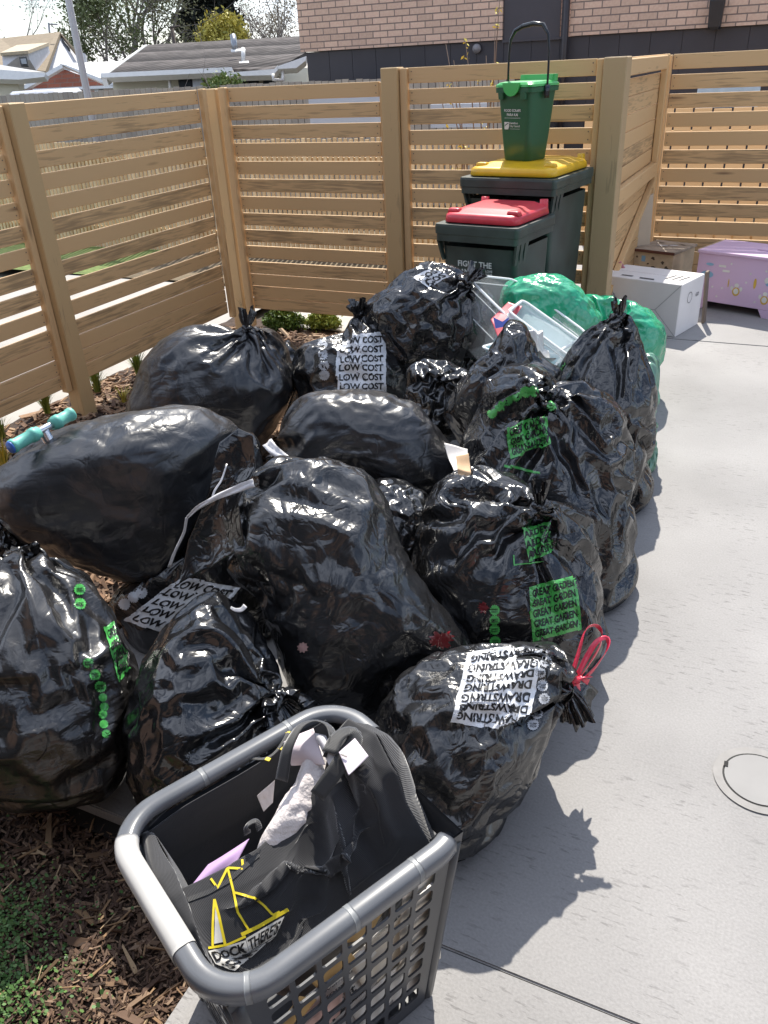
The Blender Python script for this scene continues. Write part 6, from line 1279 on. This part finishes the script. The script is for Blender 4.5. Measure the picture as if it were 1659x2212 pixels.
# stitched seams and hems
def surf_line(G, uv, lift=.003):
    mm, n = G.shape[:2]; o = []
    tri = None
    for (u, v) in uv:
        x, y = u*(n-1), v*(mm-1); i, j = min(int(x), n-2), min(int(y), mm-2); fx, fy = x-i, y-j
        p = (G[j, i]*(1-fx)+G[j, i+1]*fx)*(1-fy)+(G[j+1, i]*(1-fx)+G[j+1, i+1]*fx)*fy; nn = np.cross(G[j, i+1]-G[j, i], G[j+1, i]-G[j, i]); nn /= np.linalg.norm(nn)+1e-9
        if nn[2] < 0: nn = -nn
        o.append(p+nn*lift)
    return o
def meshbvh(o): me = o.data; return BVHTree.FromPolygons([v.co[:] for v in me.vertices], [tuple(p.vertices) for p in me.polygons])
TF = meshbvh(front)
def draw(pts, w, m, parent=front, name='line_print', closed=False):
    """a painted line of width w pixels on the tote, following the cloth"""
    P = np.array(pts, float); s = np.r_[0, np.cumsum(np.linalg.norm(np.diff(P, axis=0), axis=1))]; n = max(4, int(s[-1]/5)); t = np.linspace(0, s[-1], n+1); Q = np.c_[np.interp(t, s, P[:, 0]), np.interp(t, s, P[:, 1])]
    T = np.gradient(Q, axis=0); T /= np.linalg.norm(T, axis=1)[:, None]+1e-9; Nn = np.c_[-T[:, 1], T[:, 0]]; vs = []; ok = []
    for q, nn in zip(Q, Nn):
        for k in (-1, 0, 1):
            p, no = cast(TF, q+nn*w*.5*k); ok.append(p is not None); vs.append((0, 0, 0) if p is None else p+no*.0017)
    fs = [f for i in range(n) for f in ((3*i, 3*i+1, 3*i+4, 3*i+3), (3*i+1, 3*i+2, 3*i+5, 3*i+4)) if all(ok[k] for k in f)]; return obj(name, vs, fs, m, parent, True)
def bpx(x, y): return (221+.4833*x, 1493+.4833*y)
for L_, w_ in (([(485, 838), (515, 880), (560, 790), (628, 795), (622, 732)], 5), ([(560, 790), (585, 890), (605, 990), (655, 1068)], 5), ([(590, 900), (680, 925), (725, 960), (762, 1000), (792, 985)], 5), ([(500, 930), (520, 1000), (548, 1130)], 6), ([(500, 930), (492, 1040), (490, 1140)], 5), ([(620, 1088), (700, 1050), (830, 975)], 8), ([(620, 1085), (655, 1070)], 6), ([(470, 1150), (560, 1132), (640, 1095)], 5), ([(715, 1298), (860, 1168), (888, 1195)], 5), ([(800, 1255), (815, 1225), (826, 1262)], 4), ([(838, 1215), (850, 1245), (868, 1208)], 4)): draw([bpx(*q) for q in L_], w_, YEL)
def tquad(q, word, n, m1, m2, nu=30, nv=12, sub=20):
    qq = [bpx(*p) for p in q]; UV, Fc = grid(nu, nv); p = stick('print_band', TF, qq, UV, Fc, m1, front, .0022, 0); P, Fs = lines(word, n, nu=sub, h=.8, u0=.03, u1=.97); stick('lettering', TF, qq, P, Fs, m2, p, .0034, 0)
tquad([(468, 1165), (640, 1112), (655, 1165), (500, 1222)], 'DOCK', 1, TPW, INK); tquad([(640, 1105), (812, 1005), (775, 1090), (655, 1160)], "THERE'S", 1, TPW, INK); tquad([(500, 1222), (655, 1165), (770, 1095), (590, 1250)], 'SO MANY', 1, TPW, INK)
UV, Fc = grid(8, 16); stick('print_band', TF, [bpx(505, 960), bpx(515, 960), bpx(542, 1120), bpx(497, 1130)], UV, Fc, TPW, front, .0015, 0)
# seams
HEM = fabric('tote webbing', (.035, .035, .036), .6)
draw([bpx(*q) for q in [(380, 935), (470, 900), (560, 850), (640, 780), (700, 730)]], 10, HEM, name='hem'); draw([bpx(*q) for q in [(1100, 900), (1200, 820), (1290, 760), (1330, 700)]], 3, HEM, name='seam'); draw([bpx(*q) for q in [(1140, 380), (1200, 440), (1235, 520), (1240, 600), (1260, 680)]], 3, HEM, name='seam')
# straps
ribbon('strap', [bp(*bpx(800, 400), .55), bp(*bpx(825, 250), .60), bp(*bpx(880, 150), .62), bp(*bpx(950, 122), .62), bp(*bpx(1020, 150), .62), bp(*bpx(1040, 230), .62), bp(*bpx(1010, 300), .60)], .024, HEM, tote, .0016, up=(0, 0, 1), twist=1.2)
ribbon('strap', [bp(*bpx(1015, 275), .62), bp(*bpx(1050, 195), .63), bp(*bpx(1120, 160), .635), bp(*bpx(1140, 215), .62), bp(*bpx(1085, 285), .615), bp(*bpx(1040, 360), .60), bp(*bpx(960, 470), .57)], .028, HEM, tote, .0016, up=(0, 0, 1), twist=.9)
ribbon('strap', [bp(*bpx(650, 640), .50), bp(*bpx(640, 600), .52), bp(*bpx(690, 570), .53), bp(*bpx(705, 620), .51)], .012, HEM, tote, .0012, up=(0, 0, 1), twist=.4)
ribbon('hem', [bp(*bpx(205, 600), .482), bp(*bpx(300, 510), .49), bp(*bpx(500, 385), .497), bp(*bpx(640, 295), .50), bp(*bpx(735, 308), .50), bp(*bpx(790, 260), .51), bp(*bpx(830, 185), .52)], .006, HEM, tote, .0012)
for q in ((740, 306), (798, 256), (828, 186)): c = bp(*bpx(*q), .508); mb = MB(); mb.bbox((-.005, -.004, 0), (.005, .004, .002), .0006, Matrix.Translation(c)); mb.build('yellow_mark', YEL, tote)
# white tissue bundle, papers
TIS = mat('white wadding', (.76, .70, .68), .9, .05, 8, .6, 60); LILP = mat('lilac paper', (.46, .30, .52), .6, .05, 8); CD = mat('pale card', (.72, .64, .70), .55, .05, 9)
B = Body([(552, 1870), (556, 1815), (590, 1770), (610, 1725), (640, 1690), (655, 1640), (680, 1606), (715, 1640), (730, 1690), (715, 1740), (670, 1800), (610, 1875)], depth_at(640, 1735, .49), .06, seed=61, lump=.10, floor=.1)
X, Fc = crumple(B, (), 61, .10, shell=(.012, .009), level=5, it=(60, 40), bend=.12); tag(obj('wadding', X, Fc, TIS), 'bundle of fluffy white wadding poking out of the black tote', 'wadding')
def zs(name, q, m, label, cat, noise=.004, seed=1, nf=8, bulge=.0, n=24):
    P = [bp(*p) for p in q]; G = coons([P[0], P[1]], [P[3], P[2]], [P[0], P[3]], [P[1], P[2]], n, n); o = sheet(name, G, m, None, .0008, noise, nf, seed, bulge); tag(o, label, cat); return o
zs('wadding_sheet', [(*bpx(690, 470), .50), (*bpx(770, 400), .53), (*bpx(760, 500), .49), (*bpx(720, 540), .47)], TIS, 'torn flat piece of white wadding left of the bundle', 'wadding', .003, 3)
zs('paper_roll', [(*bpx(815, 225), .55), (*bpx(935, 165), .60), (*bpx(985, 330), .58), (*bpx(850, 330), .52)], mat('white card roll', (.80, .70, .74), .5), 'white card standing under the looped tote strap', 'paper', .004, 4, 5, .02)
zs('paper_strip', [(*bpx(945, 185), .605), (*bpx(1000, 200), .61), (*bpx(1055, 290), .61), (*bpx(1010, 330), .60)], mat('pale grey card', (.55, .53, .55), .5), 'pale grey card strip beside the looped strap', 'paper', .002, 5, 5, .008)
o = zs('care_label', [(*bpx(1058, 275), .62), (*bpx(1130, 212), .63), (*bpx(1190, 290), .625), (*bpx(1100, 375), .612)], CD, 'pale pink square label with a short black dash lying on the tote strap', 'label', .003, 6, 6)
c = bp(*bpx(1080, 288), .6235); mb = MB(); mb.bbox((-.006, -.0016, 0), (.006, .0016, .0012), .0004, Matrix.Translation(c) @ Matrix.Rotation(R_(-5), 4, 'Z')); mb.build('dash', INK, o)
zs('lilac_paper', [(*bpx(368, 900), .470), (*bpx(470, 770), .475), (*bpx(655, 655), .485), (*bpx(600, 760), .478)], LILP, 'lilac paper tucked inside the mouth of the black tote', 'paper', .004, 7, 6, .006)
# papers and envelopes behind the lattice
EN = [mat('orange envelope', (.62, .40, .16), .6, .08, 10), mat('cream paper', (.84, .77, .65), .65, .06, 8), mat('white leaflet', (.88, .86, .82), .6, .05, 8), mat('pink printed leaflet', (.75, .50, .44), .6, .25, 26), mat('grey magazine', (.40, .38, .37), .5, .3, 30)]
rs = np.random.RandomState(12); k = 0
def loose(side, s, hgt, w, h_, rot, m, label, inset, seed, cat='paper'):
    c = np.array(sidept(side, s, hgt, -inset)); a = np.array(sidept(side, s+.1, hgt, -inset))-c; a /= np.linalg.norm(a); u = np.array(sidept(side, s, hgt+.1, -inset))-c; u /= np.linalg.norm(u)
    x = a*math.cos(rot)+u*math.sin(rot); y = -a*math.sin(rot)+u*math.cos(rot); P = [c-x*w+y*h_, c+x*w+y*h_, c+x*w-y*h_, c-x*w-y*h_]; G = coons([P[0], P[1]], [P[3], P[2]], [P[0], P[3]], [P[1], P[2]], 16, 16)
    o = sheet('loose_paper', G, m, None, .0007, .004, 6, seed); tag(o, label, cat, 'papers behind the basket lattice'); return o
S1_ = 1
loose(1, .22, .56, .036, .03, .5, EN[0], 'orange envelope showing through the top left holes of the basket lattice', .020, 1, 'envelope')
loose(1, .43, .62, .038, .032, .3, EN[0], 'second orange envelope, right of the first behind the lattice', .026, 2, 'envelope')
loose(1, .60, .74, .034, .034, .9, EN[0], 'orange envelope corner high behind the middle lattice columns', .030, 3, 'envelope')
loose(1, .24, .36, .075, .07, -.2, EN[3], 'pink printed leaflet low behind the left lattice columns', .022, 4)
o5 = loose(1, .52, .42, .095, .085, .12, EN[2], 'white printed leaflet in the middle behind the lattice', .032, 5)
loose(1, .73, .42, .07, .11, .25, EN[1], 'cream paper behind the right lattice columns', .024, 6)
loose(1, .88, .50, .055, .16, .05, EN[1], 'tall cream paper at the right end behind the lattice', .014, 7)
loose(1, .76, .20, .09, .07, .3, EN[2], 'white crumpled sheet low at the right behind the lattice', .020, 8)
loose(1, .42, .18, .12, .07, .1, EN[4], 'grey printed magazine at the bottom behind the lattice', .020, 9, 'magazine')
loose(1, .18, .14, .07, .05, -.4, EN[0], 'orange paper at the bottom left behind the lattice', .022, 10)
loose(2, .45, .30, .10, .09, .1, EN[3], 'pink paper behind the short end of the basket lattice', .022, 11)
T5 = meshbvh(o5); 
for (u, v, w_) in (((820, 2040), (860, 2015), 'welgoed'), ((826, 2068), (850, 2052), 'komen')) if False else []: pass
c5 = [np.array(v.co) for v in o5.data.vertices][:256]; G5 = np.array(c5).reshape(16, 16, 3)
for r_, wd in ((3, 'Welgoed'), (5, 'komen'), (9, 'nicht'), (11, 'Kar')):
    p0 = G5[r_, 3]; ex = G5[r_, 12]-p0; ey = G5[r_-2, 3]-p0; nn = np.cross(ex, ey); 
    flat_text(wd, p0+np.array(sidept(1, .5, .5, .012))-np.array(sidept(1, .5, .5, .004)), ex, ey, .06, INK, o5, .0)
# dark filling so that nobody looks straight through the basket
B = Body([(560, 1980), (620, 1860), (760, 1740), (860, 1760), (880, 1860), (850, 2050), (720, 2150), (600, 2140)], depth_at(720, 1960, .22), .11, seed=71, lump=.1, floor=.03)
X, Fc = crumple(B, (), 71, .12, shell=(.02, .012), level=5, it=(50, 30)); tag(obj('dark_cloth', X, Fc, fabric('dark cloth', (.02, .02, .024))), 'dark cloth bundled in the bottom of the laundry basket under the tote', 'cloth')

# ------------------------------------------------------------------ put every thing's origin at its base
bpy.context.view_layer.update()
def subtree(o):
    r = [o]
    for c in o.children: r += subtree(c)
    return r
for o in list(COL.objects):
    if o.parent or o.type not in {'MESH', 'EMPTY'}: continue
    lo, hi = np.full(3, 1e9), np.full(3, -1e9)
    for q in subtree(o):
        if q.type == 'MESH' and len(q.data.vertices):
            co = np.empty(len(q.data.vertices)*3, np.float32); q.data.vertices.foreach_get('co', co); co = co.reshape(-1, 3); lo, hi = np.minimum(lo, co.min(0)), np.maximum(hi, co.max(0))
    c = Vector((float(lo[0]+hi[0])/2, float(lo[1]+hi[1])/2, float(lo[2])))
    if o.get('kind') == 'structure': continue
    if o.type == 'MESH': o.data.transform(Matrix.Translation(-c))
    o.location = c
    for q in o.children: q.matrix_parent_inverse = Matrix.Translation(-c)
